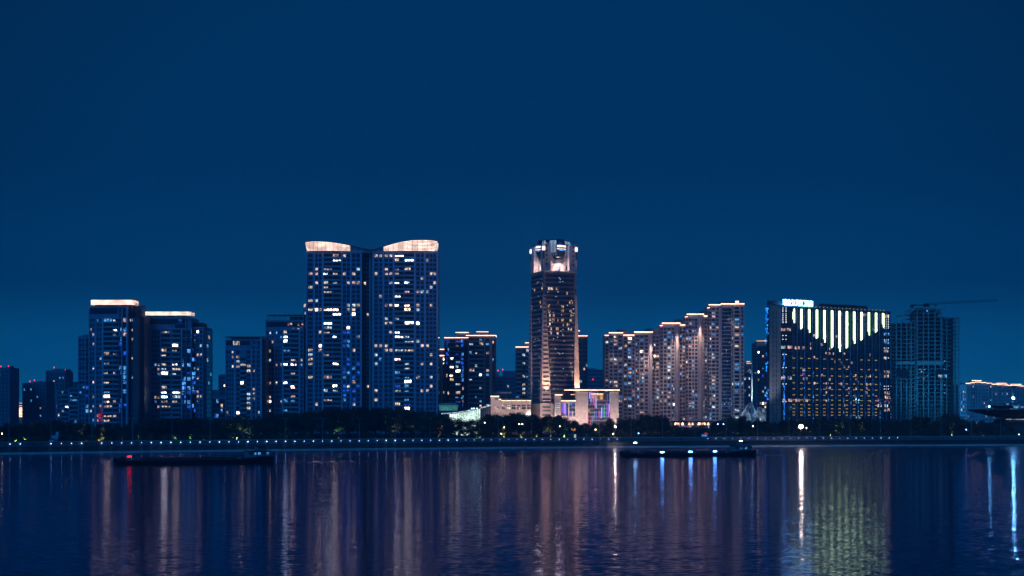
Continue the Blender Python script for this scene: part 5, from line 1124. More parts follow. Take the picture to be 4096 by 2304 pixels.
# ================================================================== who stands in front of what: used to tell repeats apart
REFS = [(-400, 40, 'the dark tower at the photo edge'), (40, 90, 'the gold-lined pale block'), (90, 226, 'the flat-topped red-beaconed tower'), (226, 312, 'the glassy low flats'), (312, 563, 'the higher bar-crowned tower'), (563, 763, 'the broad bar-crowned tower'), (763, 901, 'the low glass offices'), (901, 1061, 'the lower pergola tower'), (1061, 1226, 'the higher pergola tower'), (1226, 1486, 'the twin tower west half'), (1486, 1751, 'the twin tower east half'), (1751, 1963, 'the sweeping glass hall'), (1963, 2121, 'the warm stone wing'), (2121, 2219, 'the domed office tower'), (2219, 2320, 'the white lattice annex'), (2320, 2478, 'the neon-striped hall'), (2478, 2640, 'the lower stepped towers'), (2640, 2830, 'the cone-lit pavilion'), (2830, 2976, 'the tallest stepped tower'), (2976, 3069, 'the white steel arches'), (3069, 3200, 'the hotel stone end'), (3200, 3400, 'the hotel light chevron'), (3400, 3561, 'the hotel far end'), (3561, 3700, 'the unfinished tower'), (3700, 3850, 'the crane jib'), (3850, 3906, 'the gold-roofed blocks'), (3906, 4600, 'the dark oval hall')]
CNT = {}
def where(kind, X):
    for a, c, t in REFS:
        if a <= X < c:
            k = CNT[(kind, t)] = CNT.get((kind, t), -1) + 1
            return ORD[min(k, 19)], t
    return 'first', 'the photo edge'

# lamps on the river wall
def wall_lamp_proto():
    o = thing('wall_lamp', 'x', 'wall lamp', (0, 0, 0), 0, 'white lamps along the river wall')
    m = MB(); m.box(-.09, .09, -.45, .05, .1, .22, M['steel']); m.box(-.16, .16, -.50, -.2, .22, .30, M['steel']); part('bracket', m, o)
    m = MB(); m.lathe(0, -.35, [(0, -.18), (.14, -.13), (.18, 0), (.14, .13), (0, .17)], M['lamp'], 10); part('bulb', m, o); return o
P0 = None; spots = []; rgl = random.Random(61)
X = 41.0
gaps = {2, 3, 4, 8}
k = 0
while X < 3620:
    if not (k in (2, 3, 8)) and not (2500 < X < 2826): spots.append(X)
    X += lerp(41.5, 33, min(1, X / 2300)); k += 1
LAMP_DIM = glow('lamp_white_dim', (.34, .58, 1), 9)
for i, X in enumerate(spots):
    p = along_X(X, 12.75, G - 1.0)
    if P0 is None: P0 = wall_lamp_proto(); o = P0
    else: o = copy_tree(P0)
    o.location = p; a, t = where('wl', X); o['label'] = f'{a} white wall lamp counting rightward below {t}'
    if X <= 2800:
        q = rgl.uniform(.6, 1.15) * (1 if X < 1850 else .62)
        for ch in o.children:
            if ch.name.startswith('bulb'): ch.scale = (q, q, q)
    else:
        for ch in o.children:
            if ch.name.startswith('bulb'): ch.scale = (.55, .55, .55)
# tall promenade lamp posts
def post_proto():
    o = thing('lamp_post', 'x', 'lamp post', (0, 0, 0), 0, 'tall grey lamp posts along the promenade')
    m = MB(); m.bar((0, 0, 0), (0, 0, 11.6), .13, M['steel'], 7, .07); m.lathe(0, 0, [(.3, 0), (.3, .4), (.14, .8)], M['steel'], 8); part('pole', m, o)
    m = MB(); m.bar((0, 0, 11.5), (-1.3, 0, 11.75), .05, M['steel'], 5); m.bar((0, 0, 11.5), (.7, 0, 11.7), .05, M['steel'], 5); part('arm', m, o)
    for x in (-1.4, .75):
        m = MB(); m.box(x - .38, x + .38, -.16, .16, 11.7, 11.84, M['white_steel']); part('lamp_head', m, o)
    return o
P0 = None
for X in (36, 204, 368, 530, 688, 840, 992, 1141, 1290, 1438, 1580, 1721, 1855, 1993, 2126, 2261, 2397, 2524, 2650, 2780, 2905, 3030, 3156, 3278, 3400, 3522, 3643, 3764, 3886, 4003, 4118):
    p = along_X(X, 19, G - .62)
    if P0 is None: P0 = post_proto(); o = P0
    else: o = copy_tree(P0)
    o.location = p; a, t = where('post', X); o['label'] = f'{a} tall promenade lamp post counting rightward below {t}'
# other small lights and odds on the promenade
def globe_lamp(X, Y, d, heads, h, mat, label, name='garden_lamp'):
    z = PZ(Y, d); o = thing(name, label, 'lamp', (PX(X, d), d, G - .62)); zz = z - G + .62
    m = MB(); m.bar((0, 0, 0), (0, 0, zz), .07, M['white_steel'] if h else M['dark_steel'], 6); 
    if heads > 1: m.bar((-.9, 0, zz - .1), (.9, 0, zz - .1), .05, M['white_steel'], 5)
    part('pole', m, o)
    for k in range(heads):
        x = 0 if heads == 1 else lerp(-.9, .9, k / (heads - 1)); m = MB(); m.lathe(x, 0, [(0, zz - .25), (.24, zz - .1), (.3, zz + .1), (.2, zz + .3), (0, zz + .36)], M[mat], 9); part('globe', m, o)
    return o
globe_lamp(1902, 1634, 880, 2, 1, 'lamp', 'tall twin-headed white lamp standing before the sweeping glass hall', 'street_lamp')
globe_lamp(1887, 1634.5, 882, 1, 1, 'lamp', 'single white globe lamp before the sweeping glass hall', 'street_lamp')
for X, Y, mt, lb in ((1939, 1691, 'lamp_warm', 'small cream lamp high in trees below the sweeping glass hall'), (2017, 1710, 'lamp_warm', 'warm street lamp low among trees below the warm stone wing'), (2005, 1735, 'lamp_warm', 'low warm garden lamp below the warm stone wing'), (2239, 1706, 'lamp_warm', 'warm street lamp among trees below the white lattice annex'),
                     (2554, 1734, 'lamp', 'small white lamp on the promenade below the lower stepped towers'), (2871, 1697, 'lamp', 'cold white lamp among trees below the tallest stepped tower'), (2894, 1697, 'lamp', 'second cold white lamp among trees below the tallest stepped tower'), (3012, 1705, 'lamp_warm', 'orange lamp among trees below the white steel arches'),
                     (3865, 1719, 'lamp', 'small white lamp among trees beyond the big round tree'), (4076, 1738, 'lamp', 'low bluish white lamp on the promenade below the oval hall'), (3226, 1712, 'lamp_warm', 'small warm lamp next to the hotel floodlight'), (8, 1735, 'lamp_warm', 'short cream lamp at the photo edge by the dark tower'), (2453, 1736, 'lamp_warm', 'small warm path lamp below the lowest stepped tower'), (2382, 1719, 'lamp_warm', 'tiny white lamp in trees below the neon hall')):
    dx = shore(X) + 26; globe_lamp(X, Y, dx, 1, 0, mt, lb)
globe_lamp(2083, 1697, 868, 2, 0, 'lamp_warm', 'twin-headed warm street lamp among trees below the warm stone wing', 'street_lamp')
o = thing('kiosk', 'small grey promenade kiosk with a red sign on top', 'kiosk', (*along_X(2817, 20, 0).xy, G - .62))
m = MB(); m.box(-1.9, 1.9, -1.2, 1.2, 0, 2.1, M['cabin'] if 0 else M['pale']); part('wall', m, o); m = MB(); m.box(-2.1, 2.1, -1.4, 1.4, 2.1, 2.3, M['steel']); part('roof', m, o)
m = MB(); m.box(-.2, 1.6, -1.3, -1.1, 2.35, 3.0, M['w_red']); part('sign', m, o); m = MB(); m.box(-1.5, 1.2, -1.26, -1.21, .9, 1.7, M['w_cyan']); part('window', m, o)
o = thing('wayside_sign', 'lit orange signboard on a post below the white lattice annex', 'sign', (*along_X(2294, 26, 0).xy, G - .62))
m = MB(); m.box(-.15, .15, -.1, .1, 0, 4.6, M['steel']); part('post', m, o); m = MB(); m.box(-1.3, 1.1, -.25, -.12, 4.4, 5.8, M['w_amber']); part('panel', m, o); m = MB(); m.box(.4, 1.5, -.3, -.15, .4, 2.2, M['w_cool']); part('poster', m, o)
o = thing('flat_pavilion', 'small pale slanted roof pavilion by a lamp below the higher bar-crowned... tower', 'pavilion', (*along_X(222, 25, 0).xy, G - .62))
o['label'] = 'small pale pavilion with slanted roof below the flat-topped red-beaconed tower'
m = MB(); m.hexa([(-1.6, -1, 2.0), (1.2, -1, 1.3), (1.2, 2, 1.3), (-1.6, 2, 2.0)], [(-1.7, -1.2, 3.4), (1.9, -1.2, 3.7), (1.9, 2, 3.7), (-1.7, 2, 3.4)], M['pale']); part('roof', m, o); m = MB(); m.box(.3, 1.5, -.4, 1.2, 3.7, 5.2, M['pale']); m.box(-1.2, 1.0, -.8, 1.6, 0, 1.9, M['wall_dark']); part('wall', m, o)
o = thing('notice_board', 'small pale notice board at the river wall below the flat-topped tower', 'board', (*along_X(206, 16, 0).xy, G - .62))
m = MB(); m.box(-1.1, 1.1, -.06, .06, .55, 1.4, M['pale']); part('panel', m, o); m = MB(); m.box(-.9, -.8, -.05, .05, 0, .55, M['steel']); m.box(.8, .9, -.05, .05, 0, .55, M['steel']); part('post', m, o)
# ================================================================== riverside trees
def leaf_cloud(mb, rg, blobs, n, size, mat):
    tot = sum(r ** 2 for _, r in blobs)
    for (c, r) in blobs:
        for k in range(int(n * r * r / tot)):
            d = Vector((rg.gauss(0, 1), rg.gauss(0, 1), rg.gauss(0, 1))); d.normalize(); p = Vector(c) + d * r * (rg.random() ** .45) * Vector((1, 1, 1)).x
            p.z = c[2] + (p.z - c[2]) * .82
            a = Vector((rg.gauss(0, 1), rg.gauss(0, 1), rg.gauss(0, .6))).normalized(); e = a.orthogonal().normalized(); s_ = size * rg.uniform(.6, 1.3)
            mb.quad(tuple(p - a * s_), tuple(p + e * s_ * .55), tuple(p + a * s_), tuple(p - e * s_ * .55), mat)
def tree_mesh(seed, kind):
    """meshes for a tree 10 m high: trunk and limbs, crown"""
    rg = random.Random(seed); t, c = MB(), MB(); blobs = []
    if kind == 'cone':
        t.bar((0, 0, 0), (0, 0, 8.6), .22, M['bark'], 6, .05)
        for k in range(12): z = 1.6 + k * .68; r = 2.5 * (1 - (z - 1) / 10) ** .7 + .25; [blobs.append(((math.cos(a) * r * .45, math.sin(a) * r * .45, z), r * .62)) for a in (k, k + 2.1, k + 4.2)]
    else:
        th = rg.uniform(1.6, 2.4); t.bar((0, 0, 0), (rg.uniform(-.2, .2), 0, th), .26, M['bark'], 7, .19)
        wide = {'round': 3.6, 'broad': 4.6, 'tall': 2.9}[kind]
        for k in range(9 if kind != 'broad' else 12):
            a = k * 2.4 + rg.uniform(-.4, .4); rr_ = wide * rg.uniform(.25, .72); z = rg.uniform(3.6, 8.3) if kind != 'broad' else rg.uniform(3.4, 7.6)
            rr_ *= 1 - .35 * max(0, (z - 6) / 4); p = (math.cos(a) * rr_, math.sin(a) * rr_, z); r = rg.uniform(1.25, 1.95)
            t.bar((0, 0, th - .2), (p[0] * .55, p[1] * .55, lerp(th, z, .62)), .11, M['bark'], 5, .07); t.bar((p[0] * .55, p[1] * .55, lerp(th, z, .62)), p, .07, M['bark'], 4, .03); blobs.append((p, r))
        blobs.append(((0, 0, 8.1), 1.8)); blobs.append(((0, 0, 5.6), 2.4)); t.bar((0, 0, th), (0, 0, 8), .16, M['bark'], 5, .04)
        for k in range(7): a = k * .9; blobs.append(((math.cos(a) * wide * .75, math.sin(a) * wide * .75, rg.uniform(2.6, 4.4)), 1.2))
    leaf_cloud(c, rg, blobs, 2300, .30, M['leaf'])
    return t.mesh('trunk'), c.mesh('crown')
KINDS = [('round', 1), ('round', 2), ('broad', 3), ('broad', 4), ('tall', 5), ('tall', 6), ('cone', 7)]
TM = [(k, *tree_mesh(s, k)) for k, s in KINDS]
prof = [(-300, 1695), (0, 1690), (60, 1682), (150, 1685), (230, 1672), (290, 1676), (340, 1690), (420, 1692), (520, 1690), (560, 1680), (640, 1672), (740, 1656), (820, 1668), (900, 1665), (960, 1655), (1010, 1660), (1060, 1650), (1150, 1642), (1250, 1630), (1330, 1622), (1420, 1624), (1500, 1622), (1600, 1622), (1660, 1628), (1740, 1640), (1800, 1655), (1860, 1668), (1930, 1658), (1990, 1645), (2070, 1642), (2140, 1658), (2200, 1652), (2260, 1655), (2300, 1672), (2360, 1692), (2420, 1674), (2500, 1665), (2560, 1655), (2640, 1650), (2685, 1680), (2760, 1704), (2835, 1690), (2900, 1662), (2980, 1660), (3030, 1680), (3060, 1678), (3110, 1680), (3160, 1670), (3240, 1668), (3300, 1660), (3400, 1662), (3500, 1668), (3560, 1672), (3620, 1672), (3660, 1660), (3690, 1655), (3720, 1685), (3760, 1660), (3810, 1638), (3850, 1660), (3880, 1690), (3920, 1668), (3960, 1688), (4040, 1690), (4096, 1700), (4400, 1700)]
ADJ = dict(round='round-crowned', broad='broad spreading', tall='upright', cone='pointed conical')
rt = random.Random(99)
def plant(X, d, Ytop, ki, wid=1.0, kind='tree'):
    k, tm, cm = TM[ki]; h = PZ(Ytop, d) - (G - .63)
    if h < 2.5: return None
    a, t = where(('tree', k, kind), X)
    rowtxt = 'front-row ' if kind == 'tree' else 'back-row '
    o = thing('tree', f'{a} {rowtxt}{ADJ[k]} dark tree counting rightward below {t}', 'tree', (PX(X, d), d, G - .63), rt.uniform(0, 6.28), 'dark trees along the river promenade')
    s_ = h / 10 * 1.02; w_ = s_ * wid
    for nm, me in (('trunk', tm), ('crown', cm)):
        c = bpy.data.objects.new(nm, me); COL.objects.link(c); c.parent = o; c.scale = (w_, w_, s_)
    return o
X = -150.0
while X < 4260:
    Y = interp(prof, X) + rt.uniform(-3, 9); d = shore(X) + rt.uniform(30, 42)
    ki = rt.choice([0, 1, 2, 3, 2, 3, 4]) if not (3650 < X < 3700 or 3890 < X < 3960) else rt.choice([4, 5, 6])
    if 3770 < X < 3850: ki = 2
    plant(X, d, Y, ki, rt.uniform(.9, 1.2) * (1.0 if PZ(Y, d) - G > 8 else 1.3)); X += rt.uniform(30, 44)
X = -180.0
while X < 4260:
    Y = interp(prof, X) + rt.uniform(2, 16); d = shore(X) + rt.uniform(50, 66)
    if not (2695 < X < 2840 or 1790 < X < 1965): plant(X, d, Y, rt.choice([0, 1, 2, 3, 4]), rt.uniform(1.0, 1.35), 'tree_back')
    X += rt.uniform(46, 60)
# clipped shrubs along the promenade edge, each one a bush of its own
def bush_mesh(seed):
    rg = random.Random(seed); c = MB(); bl = [((rg.uniform(-1.7, 1.7), rg.uniform(-.6, .6), rg.uniform(.5, 1.5)), rg.uniform(.6, 1.1)) for k in range(7)]
    leaf_cloud(c, rg, bl, 520, .24, M['leaf_b'] if seed % 2 else M['leaf'])
    for k in range(4): c.bar((0, 0, 0), (rg.uniform(-1, 1), 0, 1), .05, M['bark'], 4)
    return c.mesh('bush')
BM = [bush_mesh(s) for s in range(4)]
X = -120.0
while X < 4230:
    if not (2280 < X < 2310):
        d = shore(X) + rt.uniform(25.5, 28.5); o = bpy.data.objects.new('bush', rt.choice(BM)); COL.objects.link(o); s_ = rt.uniform(.8, 1.7)
        o.location = (PX(X, d), d, G - .64); o.rotation_euler = (0, 0, rt.uniform(0, 6.28)); o.scale = (s_ * 1.15, s_, s_ * rt.uniform(.8, 1.3)); a, t = where('bush', X)
        tag(o, f'{a} low dark bush counting rightward below {t}', 'bush', 'low bushes along the promenade')
    X += rt.uniform(20, 30)
m = MB(); rg = random.Random(17)
for k in range(9000):        # ground cover under the trees
    X = rg.uniform(-150, 4250); d = shore(X) + rg.uniform(29, 62); z = G - .6 + rg.random() ** 1.5 * 3.2; x = PX(X, d); a = rg.uniform(0, 6.28); q = rg.uniform(.3, .75)
    if 2280 < X < 2312: continue
    m.quad((x - q * math.cos(a), d - q * math.sin(a), z - q * .5), (x + q * math.cos(a), d + q * math.sin(a), z - q * .3), (x + q * .6, d, z + q), (x - q * .5, d, z + q * .8), M['leaf'])
tag(m.build('undergrowth'), 'dark undergrowth filling the ground beneath the riverside trees', 'undergrowth', None, 'stuff')
# garden uplights that make patches of foliage glow
def uplight(X, Y, col, power, name_ref, s_off=24.6, r=.35):
    p = along_X(X, s_off, G - .62); o = thing('garden_uplight', f'small garden uplight brightening the foliage {name_ref}', 'garden light', p)
    m = MB(); m.lathe(0, 0, [(0, 0), (.16, .02), (.2, .3), (.12, .34)], M['dark_steel'], 8); part('housing', m, o)
    m = MB(); m.lathe(0, 0, [(.12, .33), (.1, .36), (0, .37)], M['lamp_warm'], 8); part('lens', m, o)
    L = bpy.data.lights.new('uplight_beam', 'SPOT'); L.energy = power * 6.5; L.color = col; L.spot_size = RAD(80); L.spot_blend = .8; L.shadow_soft_size = .2
    l = bpy.data.objects.new('uplight_beam', L); COL.objects.link(l); l.parent = o; l.location = (0, -.2, .5); l.rotation_euler = (RAD(180 - 25), 0, 0)
YG, YE, OR_ = (.42, 1, .32), (.85, .9, .35), (1, .55, .25)
UPS = [(345, OR_, 900), (410, YE, 500), (395, OR_, 260), (318, YE, 160), (490, YG, 120), (550, YG, 110), (700, YG, 220), (760, YG, 240), (815, OR_, 320), (925, YG, 650), (948, YG, 500), (975, YE, 420), (1000, YG, 260), (1140, YG, 450), (1235, YG, 420), (1350, YG, 420), (1575, (.9, .95, .6), 320), (1660, YE, 420), (1760, OR_, 420), (1905, YG, 300), (1918, YE, 260), (2015, YE, 420), (2085, YE, 520), (2145, YE, 260), (2200, YE, 340), (2257, YG, 520), (2330, (.15, .3, 1), 900), (2345, (.15, .3, 1), 500), (2395, OR_, 520), (2415, OR_, 300), (2670, YE, 110), (2690, OR_, 110), (3320, YE, 460), (3358, YE, 520), (3398, YE, 320), (3458, YE, 280), (3645, YG, 420), (3665, YE, 360), (3700, YG, 620), (3806, (1, .9, .75), 520), (3932, YG, 220), (100, YG, 300), (62, YG, 120), (3065, OR_, 200)]
for X, c, pw in UPS:
    a, t = where('up', X); uplight(X, 1745, c, pw, f'below {t}, {a} counting rightward')
# ================================================================== barges and buoy
def barge(name, label, Xbow, Xstern, dbow, dstern, L_hint, lights, house):
    pb, ps = Vector((PX(Xbow, dbow), dbow, 0)), Vector((PX(Xstern, dstern), dstern, 0)); v = ps - pb; L = v.length
    o = thing(name, label, 'barge', pb, math.atan2(v.y, v.x))
    m = MB(); n = 40; secs = []
    for k in range(n + 1):
        t = k / n; x = t * L
        hb = 4.6 * min(1, (max(0, t) / .07) ** .6 if t < .07 else 1) * (1 if t < .93 else 1 - .35 * ((t - .93) / .07) ** 2); hb = max(hb, .35)
        dk = 1.55 + (1.0 * (1 - t / .13) ** 1.6 if t < .13 else 0) + (1.15 * min(1, (t - .78) / .12) if t > .78 else 0)
        fl = .55 if t < .1 else .9
        secs.append([(x - (.9 if k == 0 else 0), -hb, dk), (x, -hb * .97, dk * .45), (x, -hb * fl, -.5), (x, hb * fl, -.5), (x, hb * .97, dk * .45), (x - (.9 if k == 0 else 0), hb, dk)])
    vs = [p for s_ in secs for p in s_]; fs = []
    for k in range(n):
        for j in range(5): fs.append((k * 6 + j, k * 6 + j + 1, k * 6 + 7 + j, k * 6 + 6 + j))
        fs.append((k * 6 + 5, k * 6, k * 6 + 6, k * 6 + 11))
    fs.append((0, 5, 4, 3, 2, 1)); fs.append(tuple(n * 6 + j for j in range(6)))
    m.add(vs, fs, M['hull'])
    for sgn in (-1, 1): m.path([(secs[k][0 if sgn < 0 else 5][0], secs[k][0 if sgn < 0 else 5][1] * 1.01, secs[k][0][2] - .1) for k in range(0, n + 1)], .12, M['hull'], 5)
    part('hull', m, o)
    m = MB(); a, c = L * .15, L * .76
    m.box(a, c, -3.7, 3.7, 1.5, 2.35, M['deck'])
    for k in range(13): x = lerp(a, c, k / 12); m.box(x - .08, x + .08, -3.85, 3.85, 1.5, 2.42, M['deck'])
    part('hold_coaming', m, o)
    m = MB(); pts = []
    for k in range(14):
        x0, x1 = lerp(a + .5, c - .5, k / 14), lerp(a + .5, c - .5, (k + 1) / 14); m.box(x0 + .1, x1 - .1, -3.4, 3.4, 2.3, 2.52, M['hull'])
    part('hatch_cover', m, o)
    m = MB(); x0 = L * .03; m.box(x0, x0 + 2.2, -1.2, 1.2, 2.0, 3.0, M['deck']); m.bar((x0 + 1, -.8, 3), (x0 + 1, .8, 3), .35, M['hull'], 8); part('windlass', m, o)
    hx0, hx1 = L * house[0], L * house[1]
    m = MB(); m.box(hx0, hx1, -3.2, 3.2, 2.2, 4.6, M['cabin']); m.box(hx0 - .3, hx1 + .3, -3.5, 3.5, 4.6, 4.78, M['deck']); dh = part('deckhouse', m, o)
    nn = int((hx1 - hx0) / 1.7)
    for k in range(nn):
        x = lerp(hx0 + .4, hx1 - 1.2, k / max(1, nn - 1)); m = MB(); mt = M['w_cyan'] if house[2](k) else M['pane']; m.box(x, x + .95, -3.27, -3.21, 3.3, 4.2, mt); part('window', m, dh)
    wx = hx0 + (hx1 - hx0) * .45
    m = MB(); m.box(wx, wx + 3.6, -2.4, 2.4, 4.79, 6.6, M['cabin']); m.box(wx - .3, wx + 3.9, -2.7, 2.7, 6.6, 6.76, M['deck']); wh = part('wheelhouse', m, o)
    for k in range(3): m = MB(); m.box(wx + .2 + k * 1.12, wx + 1.1 + k * 1.12, -2.47, -2.41, 5.6, 6.35, M['pane']); part('window', m, wh)
    m = MB(); m.bar((hx1 - .8, 1.4, 4.7), (hx1 - .8, 1.4, 6.4), .35, M['hull'], 8); part('funnel', m, o)
    m = MB()
    for k in range(0, n - 1):
        if .13 < k / n < .8: continue
        p = secs[k][0]; m.bar((p[0], p[1] * .96, p[2]), (p[0], p[1] * .96, p[2] + .95), .04, M['steel'], 4)
        q = secs[k + 1][0]
        if not (.13 < (k + 1) / n < .8): m.bar((p[0], p[1] * .96, p[2] + .95), (q[0], q[1] * .96, q[2] + .95), .035, M['steel'], 4)
    part('railing', m, o)
    for (X, Y, mat, w_, mast, lb) in lights:
        t = (X - Xbow) / (Xstern - Xbow); x = t * L; d = lerp(dbow, dstern, t); z = PZ(Y, d); y = 0 if mast else -3.95
        if mast: m = MB(); m.bar((x, 0, 1.6), (x, 0, z + .1), .1, M['dark_steel'], 6, .06); m.bar((x, 0, z), (x - 2.2, 0, 2.0), .03, M['dark_steel'], 3); ms = part('mast', m, o)
        else: m = MB(); m.box(x - .1, x + .1, y + .02, y + .4, z - .9, z + .15, M['dark_steel']); ms = part('lamp_bracket', m, o)
        m = MB(); r = .2
        m.lathe(x, y, [(0, z - r), (r * .8, z - r * .6), (r, z), (r * .8, z + r * .6), (0, z + r)], mat, 10); m2 = MB()
        m.bar((x - w_ / 2, y, z), (x + w_ / 2, y, z), .15, mat, 8); part('lamp', m, ms, lb)
    return o
B_WHITE = glow('barge_lamp_white', (.3, .62, 1), 60); B_BLUE = glow('barge_lamp_blue', (.10, .38, 1), 90); B_YEL = glow('barge_lamp_yellow', (1, .80, .45), 20)
RED_ = glow('barge_lamp_red', (1, .006, .01), 12)
barge('cargo_barge', 'long low black barge with a red lamp at one end, closer to camera', 460, 1088, 566, 592, 60, [(515, 1826, RED_, 1.5, True, 'red bow lamp'), (1052, 1798, B_YEL, 1.4, True, 'cream stern lamp')], (.83, .97, lambda k: k in (1, 2, 4, 5)))
barge('cargo_barge', 'long low black barge with three cold white lamps along its side', 2485, 3012, 672, 688, 60, [(2540, 1771, B_WHITE, 1.3, True, 'white bow lamp'), (2634, 1808, B_BLUE, 1.5, False, None), (2746, 1806, B_BLUE, 1.5, False, None), (2844, 1804.5, B_BLUE, 1.5, False, None), (2962, 1764, B_YEL, 1.3, True, 'yellowish stern lamp')], (.84, .97, lambda k: k in (1, 2)))
o = thing('river_buoy', 'small dark buoy float with a thin frame, alone on the water', 'buoy', (PX(120, 597), 597, 0))
m = MB(); m.lathe(0, 0, [(0, -.3), (.95, -.25), (1.1, .1), (1.0, .3), (0, .35)], M['hull'], 14); part('float', m, o)
m = MB()
for k in range(4): a = k * math.pi / 2 + .4; m.bar((math.cos(a) * .8, math.sin(a) * .8, .3), (0, 0, 3.6), .05, M['steel'], 4)
for z, r in ((1.4, .52), (2.5, .26)): m.path([(math.cos(t * math.pi / 2 + .4) * r, math.sin(t * math.pi / 2 + .4) * r, z) for t in range(5)], .035, M['steel'], 4)
part('frame', m, o)
m = MB(); m.lathe(0, 0, [(0, 3.5), (.12, 3.55), (.12, 3.8), (0, 3.85)], M['steel'], 6); part('lantern', m, o)

# wakes: low ridges of water spreading behind the barges
for Xs_, ds_, Xe, de, n_ in ((1085, 590, 1900, 640, 2), (3010, 690, 3560, 735, 2), (1700, 640, 2480, 668, 1)):
    for k in range(n_):
        a = Vector((PX(Xs_, ds_), ds_ - k * 3, 0)); c = Vector((PX(Xe, de), de + 10 - k * 26, 0)); m = MB(); t_, b_, f_ = [], [], []
        for j in range(41):
            p = a.lerp(c, j / 40); p.y += .6 * math.sin(j * .9 + k); h = .16 * (1 - j / 40) ** .7 + .005; w_ = .9 + 1.6 * j / 40
            t_.append((p.x, p.y, h)); b_.append((p.x, p.y - w_, -.02)); f_.append((p.x, p.y + w_, -.02))
        m.ribbon(t_, b_, WM); m.ribbon(f_, t_, WM); tag(m.build('boat_wake'), None, None, None, 'structure')
# ================================================================== unseen fill spots added to wash the facades
def wash(X, Y, d, tx, ty, td, col, power, size=60, blend=.6, soft=1.0):
    L = bpy.data.lights.new('facade_fill', 'SPOT'); L.energy = power; L.color = col; L.spot_size = RAD(size); L.spot_blend = blend; L.shadow_soft_size = soft
    o = bpy.data.objects.new('facade_fill', L); COL.objects.link(o)
    p = Vector((PX(X, d), d, PZ(Y, d))); q = Vector((PX(tx, td), td, PZ(ty, td))); o.location = p
    o.rotation_euler = (q - p).to_track_quat('-Z', 'Y').to_euler(); return o
W1, W2 = (1, .66, .46), (1, .60, .42)
# office tower: its piers are lit from the foot, so the light thins out upward
def pier_light(lx, ly, lz, ax, ay, az_, power, size):
    o = wash(2048, 1655, 900, 2048, 1600, 950, (1, .56, .32), power, size, .7, .4); o.parent = T; o.location = (lx, ly, lz)
    o.rotation_euler = (Vector((ax, ay, az_)) - Vector((lx, ly, lz))).to_track_quat('-Z', 'Y').to_euler()
for lx, ax in ((-9.8, -10.4), (11.0, 12.0)):
    pier_light(lx, -16.4, 20.6, ax, -13.2, 44, 170000, 34); pier_light(lx, -16.4, 20.6, ax, -12.6, 85, 480000, 11)
wash(2245, 1700, 905, 2235, 1480, 955, W2, 9000, 60); wash(2090, 1700, 930, 2140, 1500, 965, W2, 3500, 60)
# stepped towers
wash(2188, 1716, 934, 2188, 1640, 952, (1, .68, .52), 30000, 90, 1, .5)
for X in (2450, 2530, 2610, 2690, 2780, 2860, 2940):  # added warm fill standing in for ambient city glow
    wash(X, 1690, 948, X, 1500, 1004, (1, .66, .70), 5200, 95, 1.0, 3)
    wash(X, 1690, 958, X, 1330, 1004, (1, .66, .70), 9500, 50, 1.0, 3)
for X, Y, d in ((2603, 1336, 1004), (2707, 1300, 1008), (2799, 1265, 1012), (2548, 1336, 1004), (2655, 1302, 1008), (2760, 1265, 1012), (2450, 1340, 1000), (2846, 1228, 1016), (2925, 1225, 1016)):
    big = X in (2603, 2707, 2799); wash(X, Y, d - 7, X, Y + 160, d - 2, (1, .70, .54), 60000 if big else 9000, 50, 1, .5)
# stone halls
for X, pw in ((1985, 20000), (2030, 18000), (2085, 18000), (2225, 14000), (2325, 26000), (2458, 20000), (2400, 6000)): wash(X, 1705, 916, X, 1610, 938, (1, .68, .58), pw, 100, 1.0, 1)
wash(3100, 1690, 925, 3100, 1450, 945, (.75, .8, 1), 20000, 50, 1, 2)

wash(3900, 1690, 1060, 3710, 1500, 1120, (.06, .55, 1), 42000, 70, 1, 2); wash(3620, 1700, 1085, 3680, 1450, 1120, (.06, .5, 1), 24000, 70, 1, 2); wash(4000, 1690, 1250, 3990, 1580, 1400, (.08, .6, 1), 260000, 100, 1, 2)
wash(2998, 1695, 922, 3008, 1560, 935, (.65, .92, 1), 90000, 22, .6, .5); wash(3023, 1715, 955, 3023, 1640, 992, (.5, .8, 1), 30000, 80, 1, 1)
# ================================================================== haze, sky, camera
m = MB(); m.box(-1500, 1500, -60, 2450, -2.5, 153, M['pane']); hz_ = m.build('haze'); tag(hz_, 'thin blue evening haze over river and city', 'haze', None, 'stuff')
hm, nt, out = _mat('evening_haze'); pv = N(nt, 'ShaderNodeVolumePrincipled'); pv.inputs['Color'].default_value = (.34, .62, 1, 1); pv.inputs['Density'].default_value = HAZE; pv.inputs['Anisotropy'].default_value = .35
nt.links.new(pv.outputs[0], out.inputs['Volume']); hz_.data.materials.clear(); hz_.data.materials.append(hm)
if not HAZE: bpy.data.objects.remove(hz_)
w = bpy.data.worlds.new('World'); SC.world = w; w.use_nodes = True; nt = w.node_tree; nt.nodes.clear()
out = nt.nodes.new('ShaderNodeOutputWorld'); bg = nt.nodes.new('ShaderNodeBackground')
tc = nt.nodes.new('ShaderNodeTexCoord'); sx = nt.nodes.new('ShaderNodeSeparateXYZ'); nt.links.new(tc.outputs['Generated'], sx.inputs[0])
cr = nt.nodes.new('ShaderNodeValToRGB'); nt.links.new(sx.outputs['Z'], cr.inputs[0])
cr.color_ramp.interpolation = 'EASE'
stops = [(0.0, (.0045, .165, .41)), (.035, (.0015, .112, .31)), (.09, (.0002, .046, .155)), (.17, (.0001, .034, .120)), (.30, (.0001, .032, .112)), (.6, (.0003, .042, .16)), (1.0, (.0005, .05, .21))]
el = cr.color_ramp.elements
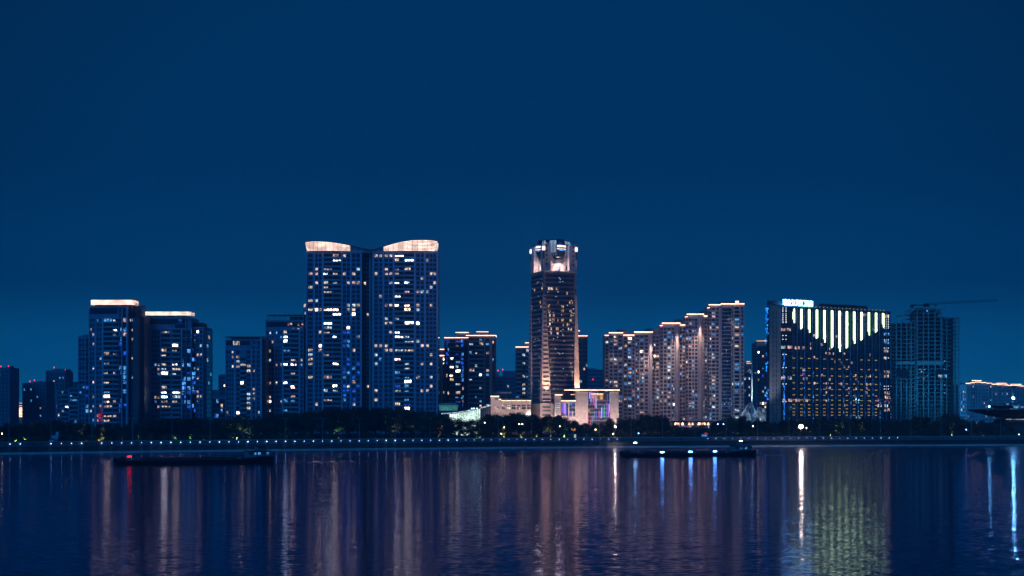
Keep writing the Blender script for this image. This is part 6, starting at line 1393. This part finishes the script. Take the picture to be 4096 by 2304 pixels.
for i, (p, c) in enumerate(stops):
    e = el[i] if i < 2 else el.new(p)
    e.position = p; e.color = (*c, 1)
dp = nt.nodes.new('ShaderNodeVectorMath'); dp.operation = 'DOT_PRODUCT'; dp.inputs[1].default_value = (0, .9986, .052); nt.links.new(tc.outputs['Generated'], dp.inputs[0])
mr = nt.nodes.new('ShaderNodeMapRange'); mr.interpolation_type = 'SMOOTHSTEP'      # sky darkens away from the middle of the view
for i_, v_ in enumerate((.89, .985, .62, 1.0)): mr.inputs[i_ + 1].default_value = v_
nt.links.new(dp.outputs['Value'], mr.inputs[0])
mg = nt.nodes.new('ShaderNodeMix'); mg.data_type = 'RGBA'; mg.blend_type = 'MULTIPLY'; mg.inputs[0].default_value = 1
nt.links.new(cr.outputs[0], mg.inputs[6]); nt.links.new(mr.outputs[0], mg.inputs[7]); nt.links.new(mg.outputs[2], bg.inputs[0]); bg.inputs[1].default_value = 1.0; nt.links.new(bg.outputs[0], out.inputs[0])
S_ = bpy.data.lights.new('facade_fill_sun', 'SUN'); S_.energy = .8; S_.angle = RAD(20); S_.color = (.01, .36, 1)  # added blue fill from behind the camera to lift the facades
so = bpy.data.objects.new('facade_fill_sun', S_); COL.objects.link(so); so.rotation_euler = (RAD(52), 0, RAD(-28))
cam = bpy.data.cameras.new('camera'); co_ = bpy.data.objects.new('camera', cam); COL.objects.link(co_); co_.location = (0, 0, HC); co_.rotation_euler = (RAD(90), 0, 0)
cam.sensor_width = 36; cam.lens = 36 * F / 4096; cam.shift_y = (HOR - 1152) / 4096; cam.clip_start = 1; cam.clip_end = 20000; SC.camera = co_
SC.view_settings.view_transform = 'Standard'; SC.view_settings.look = 'None'; SC.view_settings.exposure = 0; SC.view_settings.gamma = 1
cy = SC.cycles; cy.use_denoising = True; cy.max_bounces = 6; cy.diffuse_bounces = 2; cy.glossy_bounces = 3; cy.volume_bounces = 0; cy.transmission_bounces = 2; cy.sample_clamp_indirect = 12; cy.use_light_tree = True
cy.use_adaptive_sampling = True; cy.adaptive_threshold = .015
